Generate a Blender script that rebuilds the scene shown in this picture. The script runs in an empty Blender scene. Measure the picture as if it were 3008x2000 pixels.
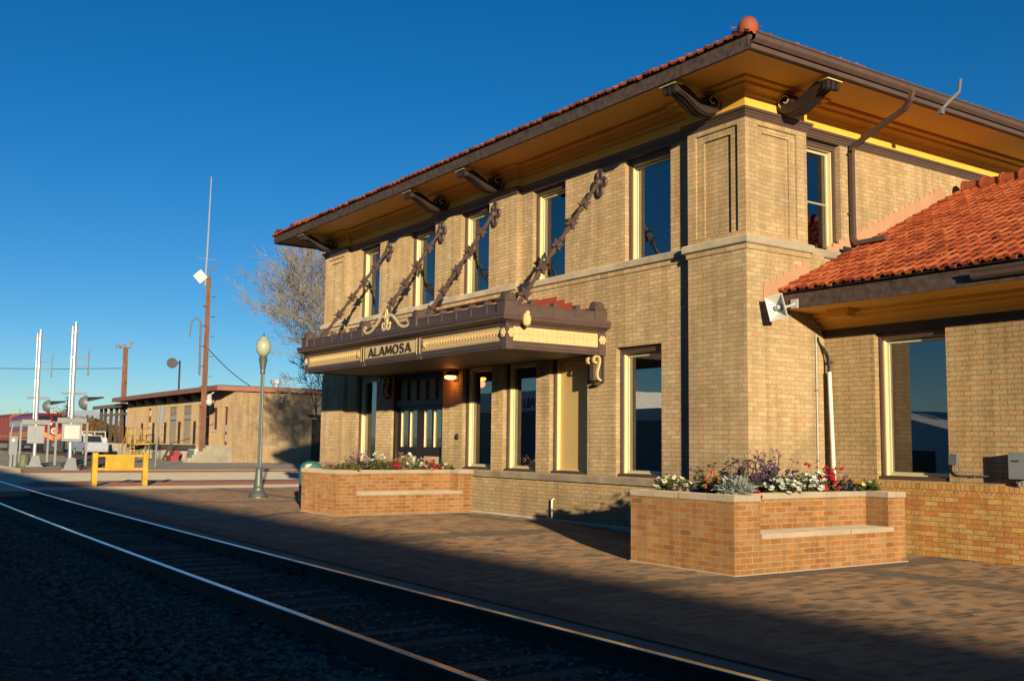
import bpy, math, random
import numpy as np
from mathutils import Vector, Matrix
random.seed(7); RNG = np.random.default_rng(7)
S = bpy.context.scene
COL = S.collection

# ------------------------------------------------------------ camera
cam_d = bpy.data.cameras.new('camera'); cam = bpy.data.objects.new('camera', cam_d); COL.objects.link(cam)
_r = Vector((0.564076553, 0.825631155, 0.012281611)); _u = Vector((0.076822871, -0.067283535, 0.994771920)); _f = Vector((-0.822141039, 0.560184007, 0.10138042))
_m = Matrix((_r, _u, -_f)).transposed().to_4x4(); _m.translation = Vector((10.66023, -11.53687, 1.49336))
cam.matrix_world = _m
cam_d.sensor_width = 36; cam_d.lens = 36.05; cam_d.clip_start = .05; cam_d.clip_end = 60000
S.camera = cam
# ------------------------------------------------------------ light
SUN_AZ, SUN_EL = math.radians(-21.38), math.radians(7.96)
sd = Vector((math.cos(SUN_EL)*math.cos(SUN_AZ), math.cos(SUN_EL)*math.sin(SUN_AZ), math.sin(SUN_EL)))
sun_d = bpy.data.lights.new('sun', 'SUN'); sun = bpy.data.objects.new('sun', sun_d); COL.objects.link(sun)
sun.rotation_euler = (-sd).to_track_quat('-Z', 'Y').to_euler(); sun.location = (30, -30, 30)
sun_d.energy = 5.0; sun_d.angle = math.radians(.53); sun_d.color = (1, .83, .57)
W = bpy.data.worlds.new('World'); S.world = W; W.use_nodes = True
nt = W.node_tree; nt.nodes.clear()
sky = nt.nodes.new('ShaderNodeTexSky'); sky.sky_type = 'NISHITA'; sky.sun_disc = False
sky.sun_elevation = SUN_EL; sky.sun_rotation = math.pi/2 - SUN_AZ
sky.altitude = 2300; sky.air_density = 1.0; sky.dust_density = .3; sky.ozone_density = 3.0
hs = nt.nodes.new('ShaderNodeHueSaturation'); hs.inputs['Saturation'].default_value = 1.25; hs.inputs['Hue'].default_value = .503; hs.inputs['Value'].default_value = 1
bg = nt.nodes.new('ShaderNodeBackground'); bg.inputs['Strength'].default_value = .091
wo = nt.nodes.new('ShaderNodeOutputWorld')
nt.links.new(sky.outputs[0], hs.inputs['Color']); nt.links.new(hs.outputs[0], bg.inputs[0]); nt.links.new(bg.outputs[0], wo.inputs[0])
S.view_settings.view_transform = 'Standard'; S.view_settings.look = 'None'; S.view_settings.exposure = .4; S.view_settings.gamma = 1
S.cycles.max_bounces = 8; S.cycles.transparent_max_bounces = 12

# ------------------------------------------------------------ materials
class NT:
    def __init__(s, name):
        s.m = bpy.data.materials.new(name); s.m.use_nodes = True; s.t = s.m.node_tree; s.t.nodes.clear()
    def n(s, typ, ins=None, **kw):
        x = s.t.nodes.new('ShaderNode'+typ)
        for k, v in kw.items(): setattr(x, k, v)
        for k, v in (ins or {}).items():
            if isinstance(v, bpy.types.NodeSocket): s.t.links.new(v, x.inputs[k])
            else: x.inputs[k].default_value = v
        return x
    def math(s, op, a, b=0.0, c=None):
        d = {0: a, 1: b}
        if c is not None: d[2] = c
        return s.n('Math', d, operation=op).outputs[0]
    def mix(s, f, a, b, bt='MIX'):
        x = s.n('MixRGB', {0: f, 1: a, 2: b}, blend_type=bt); return x.outputs[0]
    def noise(s, scale, detail=3, vec=None, rough=.55):
        d = {'Scale': scale, 'Detail': detail, 'Roughness': rough}
        if vec is not None: d['Vector'] = vec
        return s.n('TexNoise', d).outputs[0]
    def ramp(s, f, stops, interp='LINEAR'):
        r = s.n('ValToRGB', {0: f}); cr = r.color_ramp; cr.interpolation = interp
        while len(cr.elements) < len(stops): cr.elements.new(.5)
        for e, (p, c) in zip(cr.elements, stops): e.position = p; e.color = (*c, 1) if len(c) == 3 else c
        return r.outputs[0]
    def coord(s): return s.n('TexCoord').outputs['Object']
    def out(s, color, rough=.8, normal=None, metal=0., spec=None, emit=None, estr=0):
        d = {'Base Color': color, 'Roughness': rough, 'Metallic': metal, 'Diffuse Roughness': 1.0 if rough > .78 else 0.0}
        if normal is not None: d['Normal'] = normal
        if spec is not None: d['Specular IOR Level'] = spec
        if emit is not None: d['Emission Color'] = emit; d['Emission Strength'] = estr
        b = s.n('BsdfPrincipled', d); o = s.n('OutputMaterial', {0: b.outputs[0]}); return s.m
def c4(c): return (*c, 1)
MC = {}
def paint(name, col, rough=.6, var=.25, scale=6, bump=.15, bscale=60, metal=0., spec=None, streak=False):
    if name in MC: return MC[name]
    t = NT(name); v = t.coord()
    vec = t.n('Mapping', {0: v, 3: (scale, scale, scale*(.25 if streak else 1))}).outputs[0]
    n = t.noise(1, 5, vec)
    dark = tuple(x*(1-var) for x in col); lite = tuple(min(1, x*(1+var*.7)) for x in col)
    c = t.ramp(n, [(.3, dark), (.72, lite)])
    b = t.n('Bump', {'Strength': bump, 'Distance': .01, 'Height': t.noise(bscale, 3, v)}).outputs[0]
    MC[name] = t.out(c, rough, b, metal, spec); return MC[name]
def brick(name, palette, mortar, bw=.213, bh=.0705, mo=.011, dirt=.35, swap=False, soldier=False, bump=.5, dcol=(.06, .045, .03), zdirt=None, off=(0, 0)):
    t = NT(name); v = t.coord()
    sx = t.n('SeparateXYZ', {0: v}); x, y, z = sx.outputs
    g = t.n('NewGeometry'); nn = t.n('SeparateXYZ', {0: g.outputs['True Normal']})
    kx = t.math('GREATER_THAN', t.math('ABSOLUTE', nn.outputs[0]), .7); kz = t.math('GREATER_THAN', t.math('ABSOLUTE', nn.outputs[2]), .7)
    u = t.math('ADD', t.math('MULTIPLY', x, t.math('SUBTRACT', 1, kx)), t.math('MULTIPLY', y, kx))
    w = t.math('ADD', t.math('MULTIPLY', z, t.math('SUBTRACT', 1, kz)), t.math('MULTIPLY', y, kz))
    u = t.math('ADD', u, off[0]); w = t.math('ADD', w, off[1])
    if swap: u, w = w, u
    vec = t.n('CombineXYZ', {0: u, 1: w, 2: 0}).outputs[0]
    wob = t.n('TexNoise', {'Vector': v, 'Scale': 9, 'Detail': 2}).outputs['Color']
    vec2 = t.n('VectorMath', {0: vec, 1: t.n('VectorMath', {0: wob, 1: (.006, .006, 0)}, operation='MULTIPLY').outputs[0]}, operation='ADD').outputs[0]
    br = t.n('TexBrick', {'Vector': vec2, 'Color1': (0, 0, 0, 1), 'Color2': (1, 1, 1, 1), 'Mortar': (0.5, .5, .5, 1), 'Scale': 1, 'Mortar Size': mo*.5, 'Mortar Smooth': .25, 'Bias': 0, 'Brick Width': bw, 'Row Height': bh}, offset=.5)
    n1 = t.noise(1.1, 4, v); n2 = t.noise(45, 3, v); n3 = t.noise(.35, 3, v)
    rr = t.math('ADD', t.math('MULTIPLY', br.outputs[0], .8), t.math('MULTIPLY', n1, .2))
    k = len(palette); st = [((i+.02)/k, p) for i, p in enumerate(palette)]
    c = t.ramp(rr, st, 'LINEAR')
    c = t.mix(.55, c, t.ramp(n2, [(.3, (.55, .52, .5)), (.7, (1.3, 1.28, 1.22))]), 'MULTIPLY')
    c = t.mix(br.outputs[1], c, c4(mortar))
    stv = t.n('Mapping', {0: v, 3: (5, 5, .5)}).outputs[0]
    c = t.mix(.8, c, t.ramp(t.noise(1, 4, stv), [(.28, (.70, .68, .66)), (.58, (1.05, 1.05, 1.05))]), 'MULTIPLY')
    c = t.mix(.9, c, t.ramp(t.noise(.5, 3, v), [(.3, (.84, .85, .86)), (.5, (1, 1, 1)), (.72, (1.12, 1.06, .98))]), 'MULTIPLY')
    dm = t.math('MULTIPLY', t.ramp(n1, [(.45, (0, 0, 0)), (.75, (1, 1, 1))]), dirt)
    c = t.mix(dm, c, c4(dcol))
    if zdirt:
        zz = t.math('ADD', z, t.math('MULTIPLY', n3, .7))
        mr = t.n('MapRange', {0: zz, 1: zdirt[0], 2: zdirt[1], 3: zdirt[2], 4: 0}).outputs[0]
        c = t.mix(mr, c, c4(dcol))
    h = t.math('ADD', t.math('MULTIPLY', t.math('SUBTRACT', 1, br.outputs[1]), 1), t.math('MULTIPLY', n2, .35))
    b = t.n('Bump', {'Strength': bump, 'Distance': .012, 'Height': h}).outputs[0]
    return t.out(c, .9, b, 0, .25)

M_brick = brick('buff_brick', [(0.357, 0.257, 0.132), (0.443, 0.325, 0.17), (0.414, 0.307, 0.156), (0.487, 0.366, 0.209), (0.451, 0.318, 0.165), (0.516, 0.397, 0.236), (0.488, 0.324, 0.17)], (0.285, 0.214, 0.132), dirt=.22, zdirt=(.9, 2.1, .32))
M_wbrick = brick('wing_brick', [(0.381, 0.27, 0.131), (0.451, 0.327, 0.162), (0.423, 0.298, 0.144), (0.486, 0.355, 0.179), (0.465, 0.302, 0.142)], (0.226, 0.168, 0.112), dirt=.12)
M_skirt = brick('yellow_orange_brick', [(0.532, 0.314, 0.093), (0.573, 0.351, 0.111), (0.512, 0.19, 0.051), (0.573, 0.342, 0.102), (0.593, 0.38, 0.136), (0.512, 0.228, 0.06)], (0.235, 0.162, 0.093), dirt=.08)
M_sold = brick('soldier_brick', [(0.525, 0.291, 0.09), (0.578, 0.349, 0.117), (0.525, 0.213, 0.072), (0.588, 0.349, 0.108)], (0.21, 0.145, 0.09), bw=.0705, bh=.23, dirt=.08, off=(0, .9))
M_plb = brick('planter_brick', [(0.264, 0.099, 0.029), (0.323, 0.131, 0.037), (0.347, 0.148, 0.045), (0.372, 0.183, 0.062), (0.323, 0.123, 0.035), (0.389, 0.203, 0.078), (0.281, 0.099, 0.03)], (0.283, 0.275, 0.18), bw=.203, bh=.069, mo=.013, dirt=.1)
M_whb = brick('tan_brick', [(0.374, 0.255, 0.145), (0.425, 0.306, 0.178), (0.399, 0.281, 0.153), (0.459, 0.34, 0.204)], (0.255, 0.196, 0.128), dirt=.12, bw=.22, bh=.075)

def m_pave():
    t = NT('brick_pavers'); v = t.coord(); sx = t.n('SeparateXYZ', {0: v}); x, y, z = sx.outputs
    vec = t.n('CombineXYZ', {0: y, 1: x, 2: 0}).outputs[0]
    br = t.n('TexBrick', {'Vector': vec, 'Color1': (0, 0, 0, 1), 'Color2': (1, 1, 1, 1), 'Mortar': (.5, .5, .5, 1), 'Scale': 1, 'Mortar Size': .0042, 'Mortar Smooth': .2, 'Bias': 0, 'Brick Width': .2, 'Row Height': .1}, offset=.5)
    n1 = t.noise(.55, 3, v); n2 = t.noise(50, 3, v)
    rr = t.math('ADD', t.math('MULTIPLY', br.outputs[0], .8), t.math('MULTIPLY', n1, .22))
    c = t.ramp(rr, [(.08, (.058, .044, .032)), (.26, (.11, .074, .048)), (.4, (.23, .115, .052)), (.52, (.18, .12, .072)), (.66, (.082, .062, .045)), (.8, (.24, .135, .066)), (.92, (.19, .13, .083))])
    c = t.mix(.5, c, t.ramp(n2, [(.3, (.6, .6, .6)), (.7, (1.3, 1.25, 1.2))]), 'MULTIPLY')
    # charcoal border courses
    band = t.math('MULTIPLY', t.math('GREATER_THAN', y, -.82), t.math('LESS_THAN', y, -.34))
    fx = t.math('ABSOLUTE', t.math('SUBTRACT', t.math('FRACT', t.math('DIVIDE', t.math('ADD', x, 3.45), 5.6)), .5))
    bx = t.math('GREATER_THAN', fx, .455)
    bb = t.math('MAXIMUM', band, bx)
    c = t.mix(t.math('MULTIPLY', bb, .75), c, (.05, .043, .035, 1))
    c = t.mix(br.outputs[1], c, (.24, .18, .11, 1))  # joints lightened: bright sunlit paver edges put into the colour
    b = t.n('Bump', {'Strength': .6, 'Distance': .012, 'Height': t.math('ADD', t.math('SUBTRACT', 1, br.outputs[1]), t.math('MULTIPLY', br.outputs[0], .5))}).outputs[0]
    return t.out(c, .8, b, 0, .3)
M_pave = m_pave()
M_redpave = brick('red_tactile_pavers', [(.26, .095, .055), (.31, .115, .075), (.22, .08, .05)], (.12, .075, .05), bw=.2, bh=.1, dirt=.15)
M_conc = paint('concrete', (.34, .30, .225), .9, .15, 1.2, .2, 80)
M_oldconc = paint('old_concrete', (.34, .30, .23), .9, .25, 2, .3, 60)
M_asph = paint('asphalt', (.07, .066, .06), .9, .2, 2, .4, 120)
M_gravel = None
def m_gravel(name, cols, sc=22, bump=.9):
    t = NT(name); v = t.coord()
    vo = t.n('TexVoronoi', {'Vector': v, 'Scale': sc}); n = t.noise(.12, 4, v); n2 = t.noise(3, 4, v)
    f = t.math('ADD', t.math('MULTIPLY', t.n('SeparateColor', {0: vo.outputs['Color']}).outputs[0], .55), t.math('ADD', t.math('MULTIPLY', n, .25), t.math('MULTIPLY', n2, .2)))
    c = t.ramp(f, [(.2+.15*i, x) for i, x in enumerate(cols)])
    b = t.n('Bump', {'Strength': bump, 'Distance': .03, 'Height': t.math('SUBTRACT', 1, vo.outputs['Distance'])}).outputs[0]
    return t.out(c, .95, b, 0, .2)
M_gravel = m_gravel('gravel', [(0.16, 0.143, 0.105), (0.218, 0.197, 0.151), (0.26, 0.239, 0.189), (0.193, 0.172, 0.13), (0.286, 0.265, 0.218)])
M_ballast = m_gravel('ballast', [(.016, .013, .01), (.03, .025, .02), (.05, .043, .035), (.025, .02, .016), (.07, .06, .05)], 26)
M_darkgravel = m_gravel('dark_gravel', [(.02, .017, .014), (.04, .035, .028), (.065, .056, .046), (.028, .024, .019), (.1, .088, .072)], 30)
M_stone = paint('ballast_stone', (.15, .125, .098), .9, .7, 9, .3, 40)
M_sleeper = paint('sleeper_timber', (.05, .038, .029), .9, .4, 3, .5, 40)
M_railside = paint('rail_rust', (.045, .025, .016), .8, .3, 10, .3, 60)
M_railtop = paint('rail_polished_steel', (.5, .47, .43), .24, .1, 12, .05, 50, metal=1.)
M_sand = paint('sandstone', (.40, .335, .235), .9, .28, 2.5, .35, 50)
M_dsand = paint('stained_sandstone', (.24, .19, .125), .9, .4, 2, .4, 50)
M_cap = paint('limestone_cap', (.40, .325, .23), .85, .16, 3, .5, 25)
M_brown = paint('brown_paint', (.105, .066, .052), .5, .15, 4, .1, 40, spec=.4)
M_dbrown = paint('dark_brown_paint', (.034, .022, .018), .5, .2, 4, .1, 40, spec=.35)
M_rough = paint('weathered_brown_board', (.105, .07, .055), .7, .5, 9, .5, 30, spec=.3)
M_cream = paint('cream_paint', (.80, .62, .30), .5, .06, 3, .05, 40)
M_yel = paint('soffit_yellow_paint', (.86, .47, .06), .6, .08, 1.2, .05, 30)
M_blind = paint('panel_yellow_paint', (.66, .46, .17), .5, .06, 2, .05, 30)
M_sash = paint('pale_green_sash', (.52, .52, .33), .5, .05, 3, .05, 30)
M_orn = paint('cream_ornament_paint', (.68, .49, .22), .55, .12, 14, .3, 60)
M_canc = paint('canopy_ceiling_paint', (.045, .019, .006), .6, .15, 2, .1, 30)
M_letter = paint('lettering_brown', (.05, .028, .02), .5, .1, 3, .05, 30)
M_slat = paint('blind_slat', (.72, .68, .52), .5, .04, 3, .02, 20)
M_int = paint('interior_wall', (.22, .19, .14), .9, .2, 1, .1, 10)
M_curt = paint('curtain_cream', (.62, .56, .36), .9, .1, 2, .1, 20)
M_salmon = paint('salmon_flashing', (.50, .27, .155), .6, .12, 2, .1, 30)
M_redfl = paint('red_flashing', (.45, .085, .035), .6, .15, 2, .1, 30)
M_white = paint('white_plastic', (.75, .72, .62), .45, .06, 3, .03, 30)
M_wpaint = paint('white_paint', (.52, .51, .46), .5, .12, 2, .1, 30)
M_galv = paint('galvanised_grey', (.17, .175, .175), .5, .12, 4, .05, 40, metal=.2)
M_grey = paint('grey_box', (.24, .255, .26), .5, .08, 4, .05, 40)
M_alu = paint('aluminium_paint', (.5, .51, .52), .35, .06, 4, .03, 40, metal=.5)
M_black = paint('black_metal', (.025, .025, .028), .5, .15, 4, .05, 40)
M_lamp = paint('grey_green_lamp_post', (.13, .145, .13), .45, .15, 8, .1, 60, metal=.3)
M_barr = paint('yellow_barrier_paint', (.58, .335, .02), .6, .3, 3, .1, 30)
M_wood = paint('pole_timber', (.21, .10, .055), .85, .35, 5, .5, 30, streak=True)
M_grwood = paint('weathered_timber', (.085, .06, .042), .9, .3, 3, .4, 30)
M_bark = paint('pale_bark', (.25, .205, .155), .9, .6, 3, .5, 20)
M_bark2 = paint('dark_bark', (.10, .08, .065), .9, .3, 3, .5, 20)
M_tanp = paint('tan_door_paint', (.38, .31, .21), .7, .12, 2, .1, 30, streak=True)
M_maroon = paint('maroon_paint', (.25, .05, .04), .5, .12, 3, .05, 30)
M_redroof = paint('redbrown_fascia', (.33, .13, .085), .6, .2, 4, .15, 30)
M_roofblk = paint('roof_felt', (.09, .085, .08), .9, .2, 2, .1, 30)
M_red2 = paint('locomotive_maroon', (.27, .018, .02), .35, .1, 3, .02, 30)
M_orange = paint('locomotive_orange', (.8, .36, .03), .4, .06, 3, .02, 30)
M_silver = paint('locomotive_grey', (.42, .43, .45), .45, .1, 3, .02, 30)
M_green = paint('green_plastic', (.06, .20, .15), .35, .15, 5, .05, 30)
M_soil = paint('soil', (.05, .035, .022), .95, .3, 9, .8, 30)
M_hill = paint('hazy_hill', (.22, .26, .33), 1, .1, .001, 0, 1)  # blue-grey of distant haze put into the hill colour
M_wsheet = paint('white_sheet_metal', (.82, .82, .8), .6, .08, 1, .1, 8)
M_store = paint('store_wall', (.30, .32, .31), .8, .2, 1, .1, 8)
M_shed = paint('dark_shed_sheet', (.13, .11, .10), .8, .2, 1, .1, 8)
def leafmat(name, a, b, rough=.7, trans=.25):
    t = NT(name); v = t.coord(); n = t.noise(14, 3, v)
    c = t.ramp(n, [(.35, a), (.65, b)])
    p = t.n('BsdfPrincipled', {'Base Color': c, 'Roughness': rough, 'Specular IOR Level': .2})
    tr = t.n('BsdfTranslucent', {0: c}); mx = t.n('MixShader', {0: trans, 1: p.outputs[0], 2: tr.outputs[0]}); t.n('OutputMaterial', {0: mx.outputs[0]}); return t.m
def m_tile(name):
    t = NT(name); uv = t.n('UVMap').outputs[0]; v = t.coord()
    fl = t.n('VectorMath', {0: uv}, operation='FLOOR').outputs[0]
    wn = t.n('TexWhiteNoise', {0: fl}, noise_dimensions='2D').outputs[0]
    n = t.noise(2.2, 4, v); n2 = t.noise(30, 3, v)
    f = t.math('ADD', t.math('MULTIPLY', wn, .55), t.math('MULTIPLY', n, .45))
    c = t.ramp(f, [(.15, (.17, .034, .013)), (.4, (.33, .066, .02)), (.6, (.40, .092, .028)), (.85, (.46, .13, .045))])
    lich = t.ramp(t.noise(5, 5, v, .7), [(.6, (0, 0, 0)), (.72, (1, 1, 1))])
    c = t.mix(t.math('MULTIPLY', lich, .45), c, (.10, .07, .05, 1))
    b = t.n('Bump', {'Strength': .3, 'Distance': .005, 'Height': n2}).outputs[0]
    return t.out(c, .75, b, 0, .3)
M_tile = m_tile('terracotta_tile')
M_terra = paint('terracotta', (.33, .075, .03), .7, .2, 5, .2, 40)
def m_glass(name, tint=(.88, .9, .85), ior=2.75, wav=.0):
    t = NT(name); v = t.coord()
    b = t.n('Bump', {'Strength': .012, 'Distance': .05, 'Height': t.noise(1.1, 1, v)}).outputs[0]
    fr = t.n('Fresnel', {'IOR': ior}).outputs[0]
    gl = t.n('BsdfGlossy', {0: (1, 1, 1, 1), 'Roughness': .004, 'Normal': b}); tr = t.n('BsdfTransparent', {0: c4(tint)})
    mx = t.n('MixShader', {0: fr, 1: tr.outputs[0], 2: gl.outputs[0]}); t.n('OutputMaterial', {0: mx.outputs[0]}); return t.m
M_glass = m_glass('window_glass')
M_globe = paint('milky_globe_glass', (.42, .44, .30), .25, .1, 3, .02, 30)
def m_emit(name, col, s):
    t = NT(name); e = t.n('Emission', {0: c4(col), 1: s}); t.n('OutputMaterial', {0: e.outputs[0]}); return t.m
M_glow = m_emit('lit_lamp', (1, .33, .06), 9)

# ------------------------------------------------------------ mesh helper
class MB:
    def __init__(s): s.v = []; s.f = []; s.uv = None
    def add(s, vs, fs):
        o = len(s.v); s.v += [tuple(p) for p in vs]; s.f += [tuple(i+o for i in f) for f in fs]; return s
    def box(s, x0, x1, y0, y1, z0, z1):
        if x0 > x1: x0, x1 = x1, x0
        if y0 > y1: y0, y1 = y1, y0
        return s.add([(x0, y0, z0), (x1, y0, z0), (x1, y1, z0), (x0, y1, z0), (x0, y0, z1), (x1, y0, z1), (x1, y1, z1), (x0, y1, z1)],
                     [(0, 3, 2, 1), (4, 5, 6, 7), (0, 1, 5, 4), (1, 2, 6, 5), (2, 3, 7, 6), (3, 0, 4, 7)])
    def obox(s, c, ax, ay, az):   # oriented box: centre and half-axis vectors
        c, ax, ay, az = map(Vector, (c, ax, ay, az)); vs = [c+ax*i+ay*j+az*k for k in (-1, 1) for (i, j) in ((-1, -1), (1, -1), (1, 1), (-1, 1))]
        return s.add(vs, [(0, 3, 2, 1), (4, 5, 6, 7), (0, 1, 5, 4), (1, 2, 6, 5), (2, 3, 7, 6), (3, 0, 4, 7)])
    def quad(s, a, b, c, d): return s.add([a, b, c, d], [(0, 1, 2, 3)])
    def prism(s, pts, d):         # closed planar polygon pts extruded by vector d
        n = len(pts); d = Vector(d); a = [Vector(p) for p in pts]
        return s.add(a+[p+d for p in a], [tuple(range(n-1, -1, -1)), tuple(range(n, 2*n))]+[(i, (i+1) % n, n+(i+1) % n, n+i) for i in range(n)])
    def tube(s, path, rad, seg=8, cap=True):
        path = [Vector(p) for p in path]; n = len(path); rad = rad if hasattr(rad, '__len__') else [rad]*n
        prev = None; vs = []
        for i, p in enumerate(path):
            d = (path[min(i+1, n-1)]-path[max(i-1, 0)]).normalized()
            if prev is None:
                a = d.cross(Vector((0, 0, 1)));
                if a.length < .05: a = d.cross(Vector((1, 0, 0)))
            else: a = prev-d*prev.dot(d)
            a.normalize(); prev = a; b = d.cross(a)
            vs += [p+(a*math.cos(2*math.pi*k/seg)+b*math.sin(2*math.pi*k/seg))*rad[i] for k in range(seg)]
        fs = [(i*seg+k, i*seg+(k+1) % seg, (i+1)*seg+(k+1) % seg, (i+1)*seg+k) for i in range(n-1) for k in range(seg)]
        if cap: fs += [tuple(range(seg-1, -1, -1)), tuple(range((n-1)*seg, n*seg))]
        return s.add(vs, fs)
    def lathe(s, prof, c, seg=20, axis=(0, 0, 1)):
        c = Vector(c); w = Vector(axis).normalized(); a = w.orthogonal().normalized(); b = w.cross(a); n = len(prof)
        vs = [c+w*z+(a*math.cos(2*math.pi*k/seg)+b*math.sin(2*math.pi*k/seg))*r for (r, z) in prof for k in range(seg)]
        fs = [(i*seg+k, i*seg+(k+1) % seg, (i+1)*seg+(k+1) % seg, (i+1)*seg+k) for i in range(n-1) for k in range(seg)]
        fs += [tuple(range(seg-1, -1, -1)), tuple(range((n-1)*seg, n*seg))]
        return s.add(vs, fs)
    def ball(s, c, r, seg=10, sq=(1, 1, 1)):
        c = Vector(c); rings = seg//2; vs = []; fs = []
        for i in range(rings+1):
            th = math.pi*i/rings
            for k in range(seg): vs.append(c+Vector((math.sin(th)*math.cos(2*math.pi*k/seg)*r*sq[0], math.sin(th)*math.sin(2*math.pi*k/seg)*r*sq[1], math.cos(th)*r*sq[2])))
        fs = [(i*seg+k, (i+1)*seg+k, (i+1)*seg+(k+1) % seg, i*seg+(k+1) % seg) for i in range(rings) for k in range(seg)]
        return s.add(vs, fs)
    def torus(s, c, n, R, r, sx=1, sy=1, up=(0, 0, 1), seg=16, rs=6):
        n = Vector(n).normalized(); b = Vector(up); a = b.cross(n).normalized(); c = Vector(c)
        pts = [c+a*math.cos(2*math.pi*k/seg)*R*sx+b*math.sin(2*math.pi*k/seg)*R*sy for k in range(seg)]
        vs = []
        for k in range(seg):
            o = (pts[k]-c).normalized(); vs += [pts[k]+(o*math.cos(2*math.pi*j/rs)+n*math.sin(2*math.pi*j/rs))*r for j in range(rs)]
        return s.add(vs, [(k*rs+j, ((k+1) % seg)*rs+j, ((k+1) % seg)*rs+(j+1) % rs, k*rs+(j+1) % rs) for k in range(seg) for j in range(rs)])
    def sweep(s, prof, path, closed=False):   # prof: (outward offset, z); path: XY points, outward = right-hand side of travel
        n = len(path); P = [Vector(p).to_2d() for p in path]; k = len(prof); vs = []
        for i in range(n):
            dirs = []
            if i > 0 or closed: dirs.append((P[i]-P[i-1]).normalized())
            if i < n-1 or closed: dirs.append((P[(i+1) % n]-P[i]).normalized())
            ns = [Vector((d.y, -d.x)) for d in dirs]
            m = ns[0] if len(ns) == 1 else (ns[0]+ns[1])/(1+ns[0].dot(ns[1]))
            vs += [(P[i].x+m.x*o, P[i].y+m.y*o, z) for (o, z) in prof]
        fs = []
        for i in range(n if closed else n-1):
            j = (i+1) % n; fs += [(i*k+q, j*k+q, j*k+(q+1) % k, i*k+(q+1) % k) for q in range(k)]
        if not closed: fs += [tuple(range(k-1, -1, -1)), tuple(range((n-1)*k, n*k))]
        return s.add(vs, fs)
    def build(s, name, m, parent=None, smooth=False):
        me = bpy.data.meshes.new(name); me.from_pydata(s.v, [], s.f)
        me.materials.append(m)
        if s.uv is not None:
            l = me.uv_layers.new(name='UVMap'); li = np.zeros(len(me.loops), 'i'); me.loops.foreach_get('vertex_index', li)
            l.data.foreach_set('uv', np.array(s.uv, 'f')[li].ravel())
        if smooth:
            me.polygons.foreach_set('use_smooth', [True]*len(me.polygons))
            try: me.set_sharp_from_angle(angle=math.radians(35))
            except Exception: pass
        me.update(); o = bpy.data.objects.new(name, me); COL.objects.link(o)
        if parent is not None:
            o.parent = parent
            a = parent; off = Vector((0, 0, 0))
            while a is not None: off += a.location; a = a.parent
            o.location = -off
            if off.length > 0:   # keep vertices where they are in the world, origin with the thing
                me.transform(Matrix.Translation(-off)); o.location = (0, 0, 0)
        return o
def norm(mb):  return mb
def empty(name, loc, label, cat, group=None):
    o = bpy.data.objects.new(name, None); COL.objects.link(o); o.location = loc; o.empty_display_size = .3
    o['label'] = label; o['category'] = cat
    if group: o['group'] = group
    return o
def tag(o, label=None, cat=None, group=None, kind=None):
    if label: o['label'] = label
    if cat: o['category'] = cat
    if group: o['group'] = group
    if kind: o['kind'] = kind
    return o
def struct(mb, name, m): o = mb.build(name, m); o['kind'] = 'structure'; return o
def copy_thing(root, loc, label, group=None):
    off = Vector(loc)
    r = root.copy(); COL.objects.link(r); r.location = off; r['label'] = label
    if group: r['group'] = group
    for ch in root.children:
        c = ch.copy(); COL.objects.link(c); c.parent = r
        for g in ch.children:
            d = g.copy(); COL.objects.link(d); d.parent = c
    return r

# ============================================================ SETTING
def ty(x):  # sideways drift of the track as it curves away
    return .00055*x*x if x < 0 else 0.
MB_ = MB
# ground sheet
g = MB(); R_ = 30000
g.quad((-R_, -R_, -.22), (R_, -R_, -.22), (R_, R_, -.22), (-R_, R_, -.22)); struct(g, 'ground', M_gravel)
# platform of brick pavers (solid slab, its edge drops to the track)
def gz(x, y):
    sm = lambda t: max(0., min(1., t))**2*(3-2*max(0., min(1., t)))
    return .10*sm((x+14.5)/3.5)*sm((-1.2-x)/3.6)*sm((y+4.6)/1.4)
g = MB(); gx = [-22.3+i*.6 for i in range(48)]+[6.5+i*1.5 for i in range(1, 24)]; gy = [-5.52+.4*i for i in range(19)]+[3, 6, 12]
g.add([(x, y, gz(x, y)) for y in gy for x in gx], [(j*len(gx)+i, j*len(gx)+i+1, (j+1)*len(gx)+i+1, (j+1)*len(gx)+i) for j in range(len(gy)-1) for i in range(len(gx)-1)])
g.quad((-22.3, -5.52, -.216), (gx[-1], -5.52, -.216), (gx[-1], -5.52, 0), (-22.3, -5.52, 0))
g.quad((-22.3, -5.52, -.216), (-22.3, -5.52, 0), (-22.3, 12, 0), (-22.3, 12, -.216))
struct(g, 'platform_paving', M_pave)
g = MB(); xs = [-22.3+i*.9 for i in range(70)]
for a, b in zip(xs[:-1], xs[1:]): g.add([(a, -6.02+ty(a)*.9, -.2), (b, -6.02+ty(b)*.9, -.2), (b, -5.52, -.2), (a, -5.52, -.2), (a, -6.02+ty(a)*.9, .0), (b, -6.02+ty(b)*.9, .0), (b, -5.52, .0), (a, -5.52, .0)], [(4, 5, 6, 7), (0, 1, 5, 4)])
struct(g, 'platform_edge_pavers', M_redpave)
g = MB()
for a, b in zip(xs[:-1], xs[1:]):
    y0a, y0b = -6.24+ty(a), -6.24+ty(b); y1a, y1b = -6.035+ty(a)*.9, -6.035+ty(b)*.9
    g.add([(a, y0a, -.2), (b, y0b, -.2), (a, y0a, -.012), (b, y0b, -.012), (b, y1b, -.012), (a, y1a, -.012)], [(2, 3, 4, 5), (0, 1, 3, 2)])
struct(g, 'platform_edge_concrete', paint('dark_concrete', (.13, .105, .075), .9, .3, 2, .3, 60))  # darker tan than the other old concrete
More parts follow.
